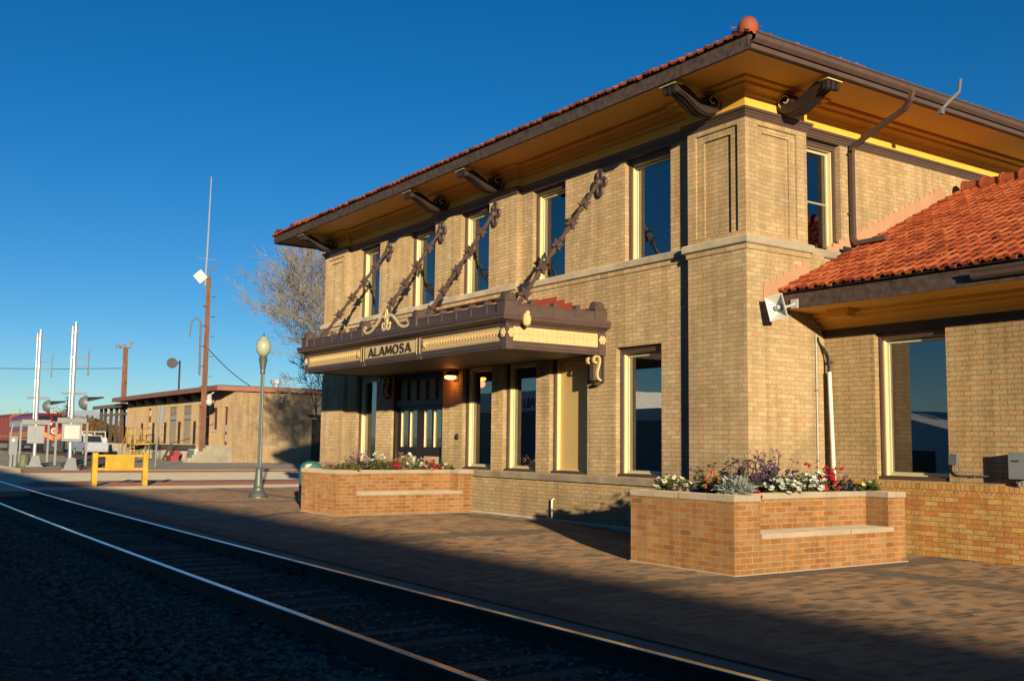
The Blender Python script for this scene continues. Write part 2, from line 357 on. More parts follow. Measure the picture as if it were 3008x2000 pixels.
# track bed and side gravel
g = MB(); n = 120
for i in range(n):
    a = 40-i*.62; b = a-.62
    for (y0, z0, y1, z1) in ((-8.9, -.17, -6.2, -.165),):
        g.add([(a, y0+ty(a), z0), (b, y0+ty(b), z0), (b, y1+ty(b), z1), (a, y1+ty(a), z1)], [(0, 3, 2, 1)])
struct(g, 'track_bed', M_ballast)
g = MB()
yy = [-8.9, -9.5, -10.3, -11.4, -13, -16, -22.2]; zz = [-.17, -.13, -.1, -.06, -.03, -.05, -.05]
xs2 = [40-i*.8 for i in range(94)]
nr = random.Random(3); hgt = {}
for j in range(len(yy)):
    for i in range(len(xs2)): hgt[i, j] = zz[j]+(nr.uniform(-.015, .015) if 0 < j else 0)
vs = [(xs2[i], yy[j]+(ty(xs2[i]) if j < 4 else 0), hgt[i, j]) for j in range(len(yy)) for i in range(len(xs2))]
g.add(vs, [(j*len(xs2)+i, j*len(xs2)+i+1, (j+1)*len(xs2)+i+1, (j+1)*len(xs2)+i) for j in range(len(yy)-1) for i in range(len(xs2)-1)])
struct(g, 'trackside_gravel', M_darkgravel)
# street crossing the line beyond the platform
g = MB(); g.box(-24.6, -22.3, -5.5, 60, -.21, -.004); g.box(-38.6, -22.3, -60, -9.0, -.21, -.01); struct(g, 'pavement_concrete', M_conc)
g = MB(); g.box(-27.8, -24.6, -5.45, 60, -.21, -.002); struct(g, 'pavement_red_brick', M_redpave)
g = MB(); g.box(-32.2, -27.8, -9, 60, -.21, -.11); struct(g, 'road', M_asph)
g = MB(); g.box(-27.8, -22.3, -9, -5.5, -.21, -.012); g.box(-38.6, -32.2, -9, -5.0, -.21, -.012); g.box(-32.2, -27.8, -9.0, -5.0, -.208, -.012)
struct(g, 'level_crossing_concrete', M_conc)
g = MB()
g.add([(-32.2, -5, -.11), (-32.2, 60, -.11), (-37.2, 60, .02), (-37.2, -5, .02), (-38.6, -5, .02), (-38.6, 60, .02)], [(0, 1, 2, 3), (3, 2, 5, 4)]); g.box(-38.6, -32.2, -5.01, 60, -.21, -.13)
struct(g, 'far_pavement_concrete', M_conc)
g = MB(); g.box(-41.8, -38.6, -3.3, 60, -.21, .024); struct(g, 'far_pavement_red_brick', M_redpave)
g = MB(); g.box(-42.6, -41.8, 1.5, 60, -.21, .03); g.box(-52, -41.8, -4.4, -3.3, -.21, .13); struct(g, 'far_kerb', M_conc)
# round red brick bed by the pavement
g = MB(); g.add([(-21.9, 3.2, .004), (-18.4, 1.9, .004), (-17.2, 3.6, .004), (-17.6, 6.5, .004), (-20.5, 7.6, .004)], [(0, 1, 2, 3, 4)]); struct(g, 'paving_inset', M_redpave)
g = MB(); g.add([(-22.3, 2.4, .002), (-18.2, 1.3, .002), (-16.2, 3.4, .002), (-16.4, 8.5, .002), (-22.3, 9, .002)], [(0, 1, 2, 3, 4)]); struct(g, 'path', M_conc)
# rough gravel yard beyond the street, a touch above the ground sheet
g = MB(); nx, ny = 60, 30; vs = []
for j in range(ny+1):
    for i in range(nx+1):
        x = -42.6-i*2.2; y = -3.3+j*1.9
        if i == 0 and y < 1.5: x = -41.8
        vs.append((x, y, (.0 if 0 < i else .02)+nr.uniform(-.035, .035)*(1 if i else 0)))
g.add(vs, [(j*(nx+1)+i, (j+1)*(nx+1)+i, (j+1)*(nx+1)+i+1, j*(nx+1)+i+1) for j in range(ny) for i in range(nx)])
struct(g, 'gravel_yard', M_gravel)
# far hills
g = MB(); vs = []; nh = 140
for i in range(nh+1):
    a = math.radians(100+i*1.0); d = 26000
    h = 330+260*math.sin(i*.21)+150*math.sin(i*.57+1)+90*math.sin(i*1.3)+nr.uniform(-30, 30)
    h = max(h, 120)
    vs += [(d*math.cos(a), d*math.sin(a), -60), (d*1.06*math.cos(a), d*1.06*math.sin(a), h), (d*1.3*math.cos(a), d*1.3*math.sin(a), -60)]
g.add(vs, [(i*3+q, (i+1)*3+q, (i+1)*3+q+1, i*3+q+1) for i in range(nh) for q in (0, 1)]); struct(g, 'hills', M_hill)

# railway track ------------------------------------------------
trk = empty('railway_track', (0, -7.1, 0), 'near curving railway track of two steel rails on dark sleepers beside the platform', 'railway track')
def rail(yc, x0, x1, fn, z=0., step=1.2, parent=None, nm='rail', joint=None):
    prof = [(-.065, -.165), (.065, -.165), (.065, -.15), (.012, -.135), (.012, -.045), (.036, -.035), (.036, -.004), (.03, 0), (-.03, 0), (-.036, -.004), (-.036, -.035), (-.012, -.045), (-.012, -.135), (-.065, -.15)]
    g = MB(); k = len(prof); n = int((x1-x0)/step); vs = []
    for i in range(n+1):
        x = x1-(x1-x0)*i/n; vs += [(x, yc+fn(x)+o, z+h) for o, h in prof]
    g.add(vs, [(i*k+q, i*k+(q+1) % k, (i+1)*k+(q+1) % k, (i+1)*k+q) for i in range(n) for q in range(k)])
    o = g.build(nm, M_railside, parent); o.data.materials.append(M_railtop)
    for p in o.data.polygons:
        if p.index % k in (6, 7, 8): p.material_index = 1
    return o
for yc in (-6.32, -7.88):
    r = rail(yc, -60, 30, ty, parent=trk)
    for xj in ((-1.9, 12.1) if yc == -6.32 else (-4.6,)):
        g = MB(); s_ = 1 if yc < -7 else -1
        g.box(xj-.38, xj+.38, yc+s_*.02, yc+s_*.052, -.135, -.05)
        for q in range(6): g.ball((xj-.3+q*.12, yc+s_*.06, -.09), .017, 6)
        g.box(xj-.006, xj+.006, yc-.0365, yc+.0365, -.04, .0008); g.build('joint_bar', M_railside, r)
for i in range(96):
    x = 13.5-i*.53; w = nr.uniform(.1, .125); j = nr.uniform(-.04, .04); zt = -.165+nr.uniform(-.012, .006)
    y = -7.1+ty(x)+nr.uniform(-.06, .06); L_ = 1.28
    g = MB(); g.add([(x-w, y-L_, -.21), (x+w, y-L_, -.21), (x+w+j, y+.84, -.21), (x-w+j, y+.84, -.21), (x-w+.01, y-L_, zt), (x+w-.01, y-L_, zt), (x+w-.01+j, y+.84, zt+.004), (x-w+.01+j, y+.84, zt+.004)],
                    [(4, 5, 6, 7), (0, 1, 5, 4), (1, 2, 6, 5), (2, 3, 7, 6), (3, 0, 4, 7)])
    sl_ = g.build('sleeper', M_sleeper, trk)
    if i < 42:
        for yc in (-6.32, -7.88):
            yq = yc+ty(x); g = MB(); g.box(x-.09, x+.09, yq-.17, yq+.17, zt+.004, zt+.018); [g.box(x+a-.012, x+a+.012, yq+b-.012, yq+b+.012, zt+.018, zt+.04) for a in (-.05, .05) for b in (-.09, .09)]; g.build('tie_plate', M_railside, sl_)
# loose stones
def stones(name, n, fn, smin, smax, m):
    base = np.array([(1, 0, 0), (-1, 0, 0), (0, 1, 0), (0, -1, 0), (0, 0, .8), (0, 0, -.8)], float)
    base = np.vstack([base, np.array([(a, b, c) for a in (-.62, .62) for b in (-.62, .62) for c in (-.5, .5)])])
    import itertools
    tri = []
    ax = {0: (1, 0, 0), 1: (-1, 0, 0), 2: (0, 1, 0), 3: (0, -1, 0), 4: (0, 0, 1), 5: (0, 0, -1)}
    corn = {(a, b, c): 6+i for i, (a, b, c) in enumerate([(a, b, c) for a in (-1, 1) for b in (-1, 1) for c in (-1, 1)])}
    for k, d in ax.items():
        cs = [c for c in corn if sum(x*y for x, y in zip(c, d)) > 0]
        ctr = np.array(d); a0 = np.array([d[1], d[2], d[0]]); a1 = np.cross(ctr, a0)
        cs.sort(key=lambda c: math.atan2(np.dot(c, a1), np.dot(c, a0)))
        for q in range(4): tri.append((k, corn[cs[q]], corn[cs[(q+1) % 4]]))
    tri = np.array(tri)
    V = np.zeros((n, 14, 3)); F = np.zeros((n, len(tri), 3), int)
    for i in range(n):
        x, y, z = fn(); s = RNG.uniform(smin, smax)
        v = base*(1+RNG.uniform(-.3, .3, (14, 1)))*s*np.array([1, RNG.uniform(.6, 1), RNG.uniform(.5, .8)])
        q, p = RNG.uniform(0, 6.28, 2); cq, sq, cp, sp = math.cos(q), math.sin(q), math.cos(p*.2), math.sin(p*.2)
        v = v@np.array([[cq, -sq, 0], [sq, cq, 0], [0, 0, 1]])@np.array([[cp, 0, sp], [0, 1, 0], [-sp, 0, cp]])
        V[i] = v+np.array([x, y, z]); F[i] = tri+i*14
    me = bpy.data.meshes.new(name); V = V.reshape(-1, 3); F = F.reshape(-1, 3)
    me.vertices.add(len(V)); me.vertices.foreach_set('co', V.ravel()); me.loops.add(F.size); me.loops.foreach_set('vertex_index', F.ravel())
    me.polygons.add(len(F)); me.polygons.foreach_set('loop_start', np.arange(0, F.size, 3)); me.polygons.foreach_set('loop_total', np.full(len(F), 3))
    me.update(); me.validate(); me.materials.append(m); o = bpy.data.objects.new(name, me); COL.objects.link(o); o['kind'] = 'stuff'; return o
def f_side():
    while True:
        x = 8-abs(RNG.normal(0, 11)); y = -8.2-abs(RNG.normal(0, 1.5))
        if RNG.uniform() < .8 or y < -9: return x, y+ty(x), (-.165 if y > -9 else -.12 if y > -10.3 else -.075)
def f_mid():
    while True:
        x = 8-abs(RNG.normal(0, 8)); y = RNG.uniform(-8.6, -6.4)
        ph = ((13.5-x)/.53) % 1
        if .27 < ph < .73: return x, y+ty(x), -.165
stones('ballast_stones', 9000, f_side, .014, .038, M_stone)
stones('crib_stones', 2600, f_mid, .016, .034, M_stone)
M_leafdry = leafmat('dry_leaf', (.26, .15, .06), (.42, .27, .11))
def leaves(name, spots):
    g = MB()
    for (x, y, z, s) in spots:
        a = nr.uniform(0, 6.28); t = nr.uniform(-.4, .4); d = Vector((math.cos(a), math.sin(a), t*.6))*s; e = Vector((-math.sin(a), math.cos(a), nr.uniform(.1, .7)))*s*.55
        c = Vector((x, y, z+s*.35)); g.add([c-d, c+e, c+d, c-e*.8+Vector((0, 0, s*.3))], [(0, 1, 2), (0, 2, 3)])
    o = g.build(name, M_leafdry); o['kind'] = 'stuff'; return o
sp = [(8-abs(RNG.normal(0, 9)), RNG.uniform(-9.4, -6.5), -.15, nr.uniform(.02, .045)) for _ in range(420)]
sp = [(x, y+ty(x), z, s) for x, y, z, s in sp]
sp += [(nr.gauss(-13.5, 2.2), nr.gauss(-2.2, 1.1), 0, nr.uniform(.025, .045)) for _ in range(70)]
sp += [(nr.uniform(-8, 7), nr.uniform(-5.4, -2.6), 0, nr.uniform(.015, .035)) for _ in range(26)]
sp += [(nr.uniform(2.2, 5), 1.6+nr.uniform(-.12, .05), 0, nr.uniform(.02, .05)) for _ in range(30)]
sp += [(nr.uniform(-62, -58), nr.uniform(10, 30), .03, nr.uniform(.03, .08)) for _ in range(60)]
leaves('fallen_leaves', sp)

# ============================================================ DEPOT BUILDING
L = 15.495; DR = .12; DEP = 11.2
ZB, ZC = 4.535, 6.57
depot = empty('depot_building', (-7.75, 5, 0), 'two-storey buff brick railway depot with a red tile roof and a chained canopy', 'station building')
UP = [(-2.95, -1.78), (-5.77, -4.69), (-8.30, -7.17), (-10.84, -9.68), (-13.57, -12.43)]
GR = [(-3.185, -2.015), (-5.15, -3.99), (-6.75, -5.59), (-8.33, -7.175), (-13.59, -12.43)]
DOOR = (-11.6, -9.17)
def wall_front(g, x0, x1, z0, z1, y, ops, rev=.36):
    xs = sorted({x0, x1, *[a for o in ops for a in o[:2]]}); zs = sorted({z0, z1, *[a for o in ops for a in o[2:]]})
    for a, b in zip(xs[:-1], xs[1:]):
        for c, d in zip(zs[:-1], zs[1:]):
            mx, mz = (a+b)/2, (c+d)/2
            if any(o[0] < mx < o[1] and o[2] < mz < o[3] for o in ops): continue
            g.quad((a, y, c), (b, y, c), (b, y, d), (a, y, d))
    for o in ops:
        a, b, c, d = o; e = y+rev
        g.quad((a, y, c), (a, y, d), (a, e, d), (a, e, c)); g.quad((b, y, c), (b, e, c), (b, e, d), (b, y, d))
        g.quad((a, y, d), (b, y, d), (b, e, d), (a, e, d)); g.quad((a, y, c), (a, e, c), (b, e, c), (b, y, c))
def wall_side(g, y0, y1, z0, z1, x, ops, rev=.36):
    ys = sorted({y0, y1, *[a for o in ops for a in o[:2]]}); zs = sorted({z0, z1, *[a for o in ops for a in o[2:]]})
    for a, b in zip(ys[:-1], ys[1:]):
        for c, d in zip(zs[:-1], zs[1:]):
            if any(o[0] < (a+b)/2 < o[1] and o[2] < (c+d)/2 < o[3] for o in ops): continue
            g.quad((x, a, c), (x, b, c), (x, b, d), (x, a, d))
    for o in ops:
        a, b, c, d = o; e = x-rev
        g.quad((x, a, c), (x, a, d), (e, a, d), (e, a, c)); g.quad((x, b, c), (e, b, c), (e, b, d), (x, b, d))
        g.quad((x, a, d), (x, b, d), (e, b, d), (e, a, d)); g.quad((x, a, c), (e, a, c), (e, b, c), (x, b, c))
ZW = 6.56; ZS, ZH = .975, 3.22
g = MB()
PI_L, PI_R = -14.13, -1.25
# lower front: recessed field between the corner piers
ops = [(a, b, ZS, ZH) for a, b in GR]+[(DOOR[0], DOOR[1], .06, ZH)]
wall_front(g, PI_L, PI_R, 0, 4.62, DR, ops)
upf = [(a, b, 4.70, ZW) for i, (a, b) in enumerate(UP) if i != 2]
wall_front(g, PI_L, -9.43, 4.62, 6.8, DR, [upf[2], upf[3]]); wall_front(g, -6.15, PI_R, 4.62, 6.8, DR, [upf[0], upf[1]])
wall_front(g, -9.43, -6.15, 4.62, 6.8, 0, [(UP[2][0], UP[2][1], 4.70, ZW)], .48)
g.quad((-6.15, 0, 4.62), (-6.15, DR, 4.62), (-6.15, DR, 6.8), (-6.15, 0, 6.8)); g.quad((-9.43, 0, 4.62), (-9.43, DR, 4.62), (-9.43, DR, 6.8), (-9.43, 0, 6.8))
# corner piers with a two-step recessed brick panel on the upper storey
def pier_front(x0, x1):
    wall_front(g, x0, x1, 0, 4.62, 0, [])
    a, b, c, d = x0+.185, x1-.16, 4.80, 6.47
    wall_front(g, x0, x1, 4.62, 6.8, 0, [(a, b, c, d)], .03)
    g2 = (a+.16, b-.17, c+.0, d-.11)
    wall_front(g, a, b, c, d, .03, [g2], .03); g.quad((g2[0], .06, g2[2]), (g2[1], .06, g2[2]), (g2[1], .06, g2[3]), (g2[0], .06, g2[3]))
pier_front(PI_R, 0); pier_front(-L, PI_L)
for x in (PI_R, PI_L): g.quad((x, 0, 0), (x, DR, 0), (x, DR, 6.8), (x, 0, 6.8))
# side facing the wing
PY = 1.413
wall_side(g, 0, 1.80, 0, 4.62, 0, []); wall_side(g, 0, PY, 4.62, 6.8, 0, [(.28, 1.17, 4.80, 6.47)], .03)
wall_side(g, .28, 1.17, 4.80, 6.47, -.03, [(.40, 1.02, 4.80, 6.37)], .03); g.quad((-.06, .40, 4.8), (-.06, 1.02, 4.8), (-.06, 1.02, 6.37), (-.06, .40, 6.37))
SW = (1.52, 2.40)
wall_side(g, PY, DEP-PY, 3.3, 6.8, -DR, [(SW[0], SW[1], 4.70, ZW)])
g.quad((0, PY, 3.3), (-DR, PY, 3.3), (-DR, PY, 6.8), (0, PY, 6.8))
wall_side(g, DEP-PY, DEP, 0, 6.8, 0, []); wall_side(g, 0, DEP, 0, 6.8, -L, []); wall_front(g, -L, 0, 0, 6.8, DEP, [])
wall_side(g, 1.8, DEP-PY, 0, 3.35, -DR, [])
g.build('wall', M_brick, depot)
# closed dark rooms behind the windows
g = MB()
for (za, zb) in ((.05, 4.3), (4.42, 6.75)):
    a, b, c, d = -L+.1, -.2, .50, 4.2
    g.add([(a, c, za), (b, c, za), (b, d, za), (a, d, za), (a, c, zb), (b, c, zb), (b, d, zb), (a, d, zb)], [(0, 1, 2, 3), (4, 7, 6, 5), (3, 2, 6, 7), (0, 3, 7, 4)])
    for xw in (-13.9, -12.1, -9.0, -6.95, -5.4, -3.7, -1.6): g.box(xw-.05, xw+.05, .50, 4.2, za, zb)
o = g.build('room', M_int, depot)
me = o.data
# stone belt, brick fillet, sill course, plinth (follow the jogs of the piers)
def jog(bay):
    p = [(-L, DEP), (-L, 0), (PI_L, 0), (PI_L, DR)]
    if bay: p += [(-9.43, DR), (-9.43, 0), (-6.15, 0), (-6.15, DR)]
    p += [(PI_R, DR), (PI_R, 0), (0, 0)]
    return p
end_up = [(0, PY), (-DR, PY), (-DR, DEP-2)]
g = MB(); g.sweep([(-.05, 4.585), (.05, 4.585), (.075, 4.60), (.075, 4.70), (.055, 4.715), (-.05, 4.722)], jog(True)+[(0, PY), (-DR, PY), (-DR, 2.6)]); g.build('belt_course', M_sand, depot)
g = MB(); g.sweep([(-.05, 4.50), (.02, 4.50), (.028, 4.583), (-.05, 4.583)], jog(True)+[(0, PY), (-DR, PY), (-DR, 1.8)]); g.build('belt_fillet', M_brick, depot)
def seg_path(x0, x1): return [(x0, DR), (x1, DR)]
g = MB()
lo = [(-.05, .84), (.055, .84), (.06, .85), (.06, .955), (.04, .972), (-.05, .972)]
g.sweep(lo, [(-L, DEP), (-L, 0), (PI_L, 0), (PI_L, DR), (DOOR[0]-.02, DR)]); g.sweep(lo, [(DOOR[1]+.02, DR), (PI_R, DR), (PI_R, 0), (0, 0), (0, 1.73)]); g.build('sill_course', M_dsand, depot)
g = MB(); pl = [(-.05, -.1), (.09, -.1), (.09, .10), (.06, .125), (-.05, .135)]
g.sweep(pl, [(-L, DEP), (-L, 0), (PI_L, 0), (PI_L, DR), (DOOR[0]-.02, DR)]); g.sweep(pl, [(DOOR[1]+.02, DR), (PI_R, DR), (PI_R, 0), (0, 0), (0, 1.73)]); g.build('plinth', M_oldconc, depot)
g = MB(); g.box(DOOR[0]-.02, DOOR[1]+.02, -.05, .6, -.05, .06); g.build('door_step', M_oldconc, depot)
# brown cornice over the brick, yellow frieze, crown moulding, soffit, fascia
full = jog(True)+[(0, PY), (-DR, PY), (-DR, DEP-PY), (0, DEP-PY), (0, DEP), (-L, DEP)]
full = full[1:]  # closed loop starts at the front left corner
full = full[:-1]+[(-L, DEP)]
g = MB(); g.sweep([(-.06, 6.55), (.012, 6.55), (.016, 6.578), (.03, 6.582), (.03, 6.615), (.045, 6.62), (.055, 6.65), (.08, 6.657), (.09, 6.685), (.09, 6.695), (-.06, 6.70)], full, True); g.build('cornice', M_brown, depot)
g = MB(); g.sweep([(-.06, 6.701), (.012, 6.701), (.012, 6.895), (.045, 6.90), (.055, 6.94), (.09, 6.97), (.17, 7.0), (.185, 7.035), (.27, 7.055), (.285, 7.087), (-.06, 7.10)], full, True); g.build('frieze', M_yel, depot)
EO = 1.10
rect = [(-L, 0), (0, 0), (0, DEP), (-L, DEP)]
g = MB(); g.sweep([(-.06, 7.115), (.30, 7.088), (EO-.02, 7.05), (EO-.02, 7.12), (.3, 7.16), (-.06, 7.16)], rect, True); g.build('soffit', M_yel, depot)
g = MB(); g.sweep([(EO-.05, 7.02), (EO, 7.02), (EO, 7.232), (EO-.05, 7.232)], rect, True)
for x in (-13.2, -9.2, -4.6, -.35): g.box(x-.003, x+.003, -EO-.003, -EO+.01, 7.022, 7.23)
g.build('fascia', M_rough, depot)
# side gutter with downpipe
def ygut(g, x, y0, y1, z0, z1, w):
    pr = [(0, z1-.01), (0, z0+.02), (.02, z0), (w*.45, z0), (w*.8, z0+(z1-z0)*.35), (w*.85, z0+(z1-z0)*.75), (w, z1-.02), (w, z1), (w-.012, z1), (w-.02, z1-.03), (w*.7, z0+.03), (.02, z0+.03)]
    k = len(pr); g.add([(x+o, y, z) for y in (y0, y1) for o, z in pr], [(q, (q+1) % k, k+(q+1) % k, k+q) for q in range(k)]+[tuple(range(k)), tuple(range(2*k-1, k-1, -1))])
g = MB(); ygut(g, EO+.004, -EO+.02, DEP+EO, 7.105, 7.245, .135)
gut = g.build('gutter', M_brown, depot)
g = MB(); g.box(EO+.002, EO+.05, -EO, DEP+EO, 7.02, 7.085); g.build('gutter_board', M_brown, depot)
def rpipe(g, pts, w, d):
    for a, b in zip(pts[:-1], pts[1:]):
        a, b = Vector(a), Vector(b); t = (b-a).normalized(); s = t.cross(Vector((0, 1, 0)));
        if s.length < .1: s = Vector((1, 0, 0))
        s.normalize(); q = t.cross(s); g.obox((a+b)/2, t*((b-a).length/2+.02), s*d/2, q*w/2)
g = MB(); rpipe(g, [(1.2, 2.5, 7.12), (1.17, 2.5, 7.0), (1.05, 2.53, 6.9), (-.02, 2.62, 6.55), (-.05, 2.62, 6.45), (-.05, 2.62, 4.98), (.0, 2.63, 4.90), (.55, 2.63, 4.90)], .075, .07)
for z in (6.42, 5.4): g.box(-.12, -.04, 2.56, 2.69, z-.015, z+.015)
g.build('downpipe', M_brown, depot)
g = MB(); g.tube([(1.12, 3.42, 6.98), (1.16, 3.38, 7.04), (1.22, 3.5, 7.18), (1.28, 3.66, 7.34), (1.29, 3.7, 7.56)], .028, 8); g.box(1.10, 1.17, 3.33, 3.42, 6.95, 7.05)
o = g.build('vent_pipe', M_galv, depot, True)

# tiles ------------------------------------------------------
def tiles(g, org, ud, vd, nd, width, rows, rl, pw, insL=0., insR=0., relief=.045, seed=1, prof='wave'):
    """interlocking roll tiles: ud along the eave, vd up the slope, nd out of the roof"""
    rn = random.Random(seed); org, ud, vd, nd = map(Vector, (org, ud, vd, nd))
    sh = [(0, .0), (.10, .55), (.2, .95), (.3, 1.0), (.42, .7), (.5, .25), (.58, .1), (.72, .28), (.82, .3), (.92, .08)]
    uv = g.uv if g.uv is not None else []
    for r in range(rows):
        a = insL*r*rl; b = width-insR*r*rl
        if b-a < pw*.5: break
        us = []; c0 = math.floor(a/pw); c1 = math.ceil(b/pw)
        for c in range(int(c0), int(c1)):
            jz = rn.uniform(-.005, .006); jv = rn.uniform(-.006, .006); tilt = rn.uniform(-.003, .003)
            for (s, h) in sh:
                u = (c+s)*pw
                if a-1e-6 <= u <= b+1e-6: us.append((u, h, jz+tilt*s*10, jv, c+.5))
        if len(us) < 2: continue
        k = len(us); vs = []; lift = .034
        for u, h, jz, jv, c in us:     # front lip bottom, front lip top, back top
            z = h*relief+jz
            vs.append(org+ud*u+vd*(r*rl+jv)+nd*(z-.02)); vs.append(org+ud*u+vd*(r*rl+jv)+nd*(z+lift*.55)); vs.append(org+ud*u+vd*(r*rl+rl*1.12)+nd*(h*relief*.9-.006))
            uv += [(c, r+.5)]*3
        g.add(vs, [(i*3+q, (i+1)*3+q, (i+1)*3+q+1, i*3+q+1) for i in range(k-1) for q in (0, 1)])
    g.uv = uv
PIT = math.radians(24); cP, sP = math.cos(PIT), math.sin(PIT)
EX = EO+.05; zt0 = 7.25
g = MB(); W1 = L+2*EX; W2 = DEP+2*EX; rl = .33; nrow = int((W2/2)/cP/rl)+1
tiles(g, (-L-EX, -EX, zt0), (1, 0, 0), (0, cP, sP), (0, -sP, cP), W1, nrow, rl, .19, cP, cP, .03, 3)
tiles(g, (EX, -EX, zt0), (0, 1, 0), (-cP, 0, sP), (sP, 0, cP), W2, nrow, rl, .19, cP, cP, .03, 4)
tiles(g, (-L-EX, DEP+EX, zt0), (0, -1, 0), (cP, 0, sP), (-sP, 0, cP), W2, nrow, rl, .19, cP, cP, .03, 5)
tiles(g, (EX, DEP+EX, zt0), (-1, 0, 0), (0, -cP, sP), (0, sP, cP), W1, nrow, rl, .19, cP, cP, .03, 6)
hr = W2/2; zr = zt0+hr*sP/cP
g2 = MB(); a, b, c, d = (-L-EX, -EX, 7.234), (EX, -EX, 7.234), (EX, DEP+EX, 7.234), (-L-EX, DEP+EX, 7.234); e, f_ = (-L-EX+hr, DEP/2, zr-.03), (EX-hr, DEP/2, zr-.03)
g2.add([a, b, c, d, e, f_], [(0, 1, 5, 4), (1, 2, 5), (2, 3, 4, 5), (3, 0, 4), (0, 3, 2, 1)])
roof = g.build('roof', M_tile, depot); g2.build('roof_deck', M_rough, roof)
g = MB()
for (p, q) in ((b, f_), (a, e), (c, f_), (d, e), (e, f_)):
    p, q = Vector(p)+Vector((0, 0, .07)), Vector(q)+Vector((0, 0, .1)); n_ = int((q-p).length/.36)
    for i in range(2 if p.z < 7.6 else 0, n_):
        s0 = p.lerp(q, i/n_); s1 = p.lerp(q, (i+1.12)/n_); g.tube([s0, s1], [.115, .09], 10)
g.build('hip_tiles', M_terra, roof, True)
g = MB(); g.ball((EX-.12, -EX+.12, 7.375), .14, 24); g.lathe([(.13, -.12), (.142, -.10), (.142, -.03), (.13, 0)], (EX-.12, -EX+.12, 7.38), 20)
g.build('hip_finial', M_terra, roof, True)

# eave brackets -------------------------------------------------
def ribbon(g, pts, th, org, out, along, w):
    """2-D curve (d, z) with thickness, extruded +-w/2 along"""
    org, out, along = Vector(org), Vector(out), Vector(along); P = [Vector(p) for p in pts]; n = len(P); A = []; B = []
    for i in range(n):
        d = (P[min(i+1, n-1)]-P[max(i-1, 0)]).normalized(); nn = Vector((-d.y, d.x)); t = th[i]/2
        A.append(P[i]+nn*t); B.append(P[i]-nn*t)
    f = lambda p, s: org+out*p.x+Vector((0, 0, p.y))+along*s*w/2
    vs = [f(p, s) for i in range(n) for (p, s) in ((A[i], -1), (A[i], 1), (B[i], 1), (B[i], -1))]
    g.add(vs, [(i*4+q, (i+1)*4+q, (i+1)*4+(q+1) % 4, i*4+(q+1) % 4) for i in range(n-1) for q in range(4)]+[(0, 1, 2, 3), (n*4-1, n*4-2, n*4-3, n*4-4)])
def smoothc(pts, k=4):
    out = []
    P = [Vector(p) for p in pts]
    for i in range(len(P)-1):
        p0 = P[max(i-1, 0)]; p1 = P[i]; p2 = P[i+1]; p3 = P[min(i+2, len(P)-1)]
        for j in range(k):
            t = j/k; out.append(.5*((2*p1)+(-p0+p2)*t+(2*p0-5*p1+4*p2-p3)*t*t+(-p0+3*p1-3*p2+p3)*t**3))
    out.append(P[-1]); return out
def bracket(c, out, along):
    c = Vector(c)
    pts = smoothc([(.97, 6.955), (.88, 6.965), (.76, 6.93), (.62, 6.85), (.47, 6.765), (.32, 6.735), (.17, 6.76), (.075, 6.84), (.10, 6.94), (.20, 6.965), (.265, 6.90), (.22, 6.84), (.165, 6.865)])
    n = len(pts); th = [.12+.045*math.sin(math.pi*min(1, i/(n*.6))) if i < n*.6 else .10-.055*(i-n*.6)/(n*.4) for i in range(n)]
    g = MB(); th = [q_*.85 for q_ in th]; ribbon(g, pts, th, c, out, along, .26)
    for s in (-.08, 0, .08):       # reeded underside
        cc = c+Vector(along)*s; m = [(cc+Vector(out)*p.x+Vector((0, 0, p.y-th[i]/2+.002))) for i, p in enumerate(pts[:int(n*.6)])]
        g.tube(m, .026, 6)
    for s in (-.11, 0, .11): g.obox(c+Vector(out)*.97+Vector(along)*s+Vector((0, 0, 6.93)), Vector(along)*.038, Vector(out)*.045, (0, 0, .055))
    for s in (-.11, 0, .11): g.ball(c+Vector(out)*.98+Vector(along)*s+Vector((0, 0, 6.90)), .045, 8)
    b_ = g.build('eave_bracket', M_dbrown, depot, True)
    g = MB(); g.obox(c+Vector(out)*.96+Vector((0, 0, 7.012)), Vector(along)*.17, Vector(out)*.09, (0, 0, .022)); g.build('bracket_cap', M_cream, b_)
    ribbon_edge = None
    g = MB(); q = pts[int(n*.55):]
    for s in (-1, 1):
        g.tube([c+Vector(out)*p.x+Vector((0, 0, p.y))+Vector(along)*s*.132 for p in q], .009, 5)
    g.build('scroll_edge', M_orn, b_)
for x in (-.6, -6.70, -8.95, -14.85): bracket((x, 0, 0), (0, -1, 0), (1, 0, 0))
bracket((0, .82, 0), (1, 0, 0), (0, 1, 0))

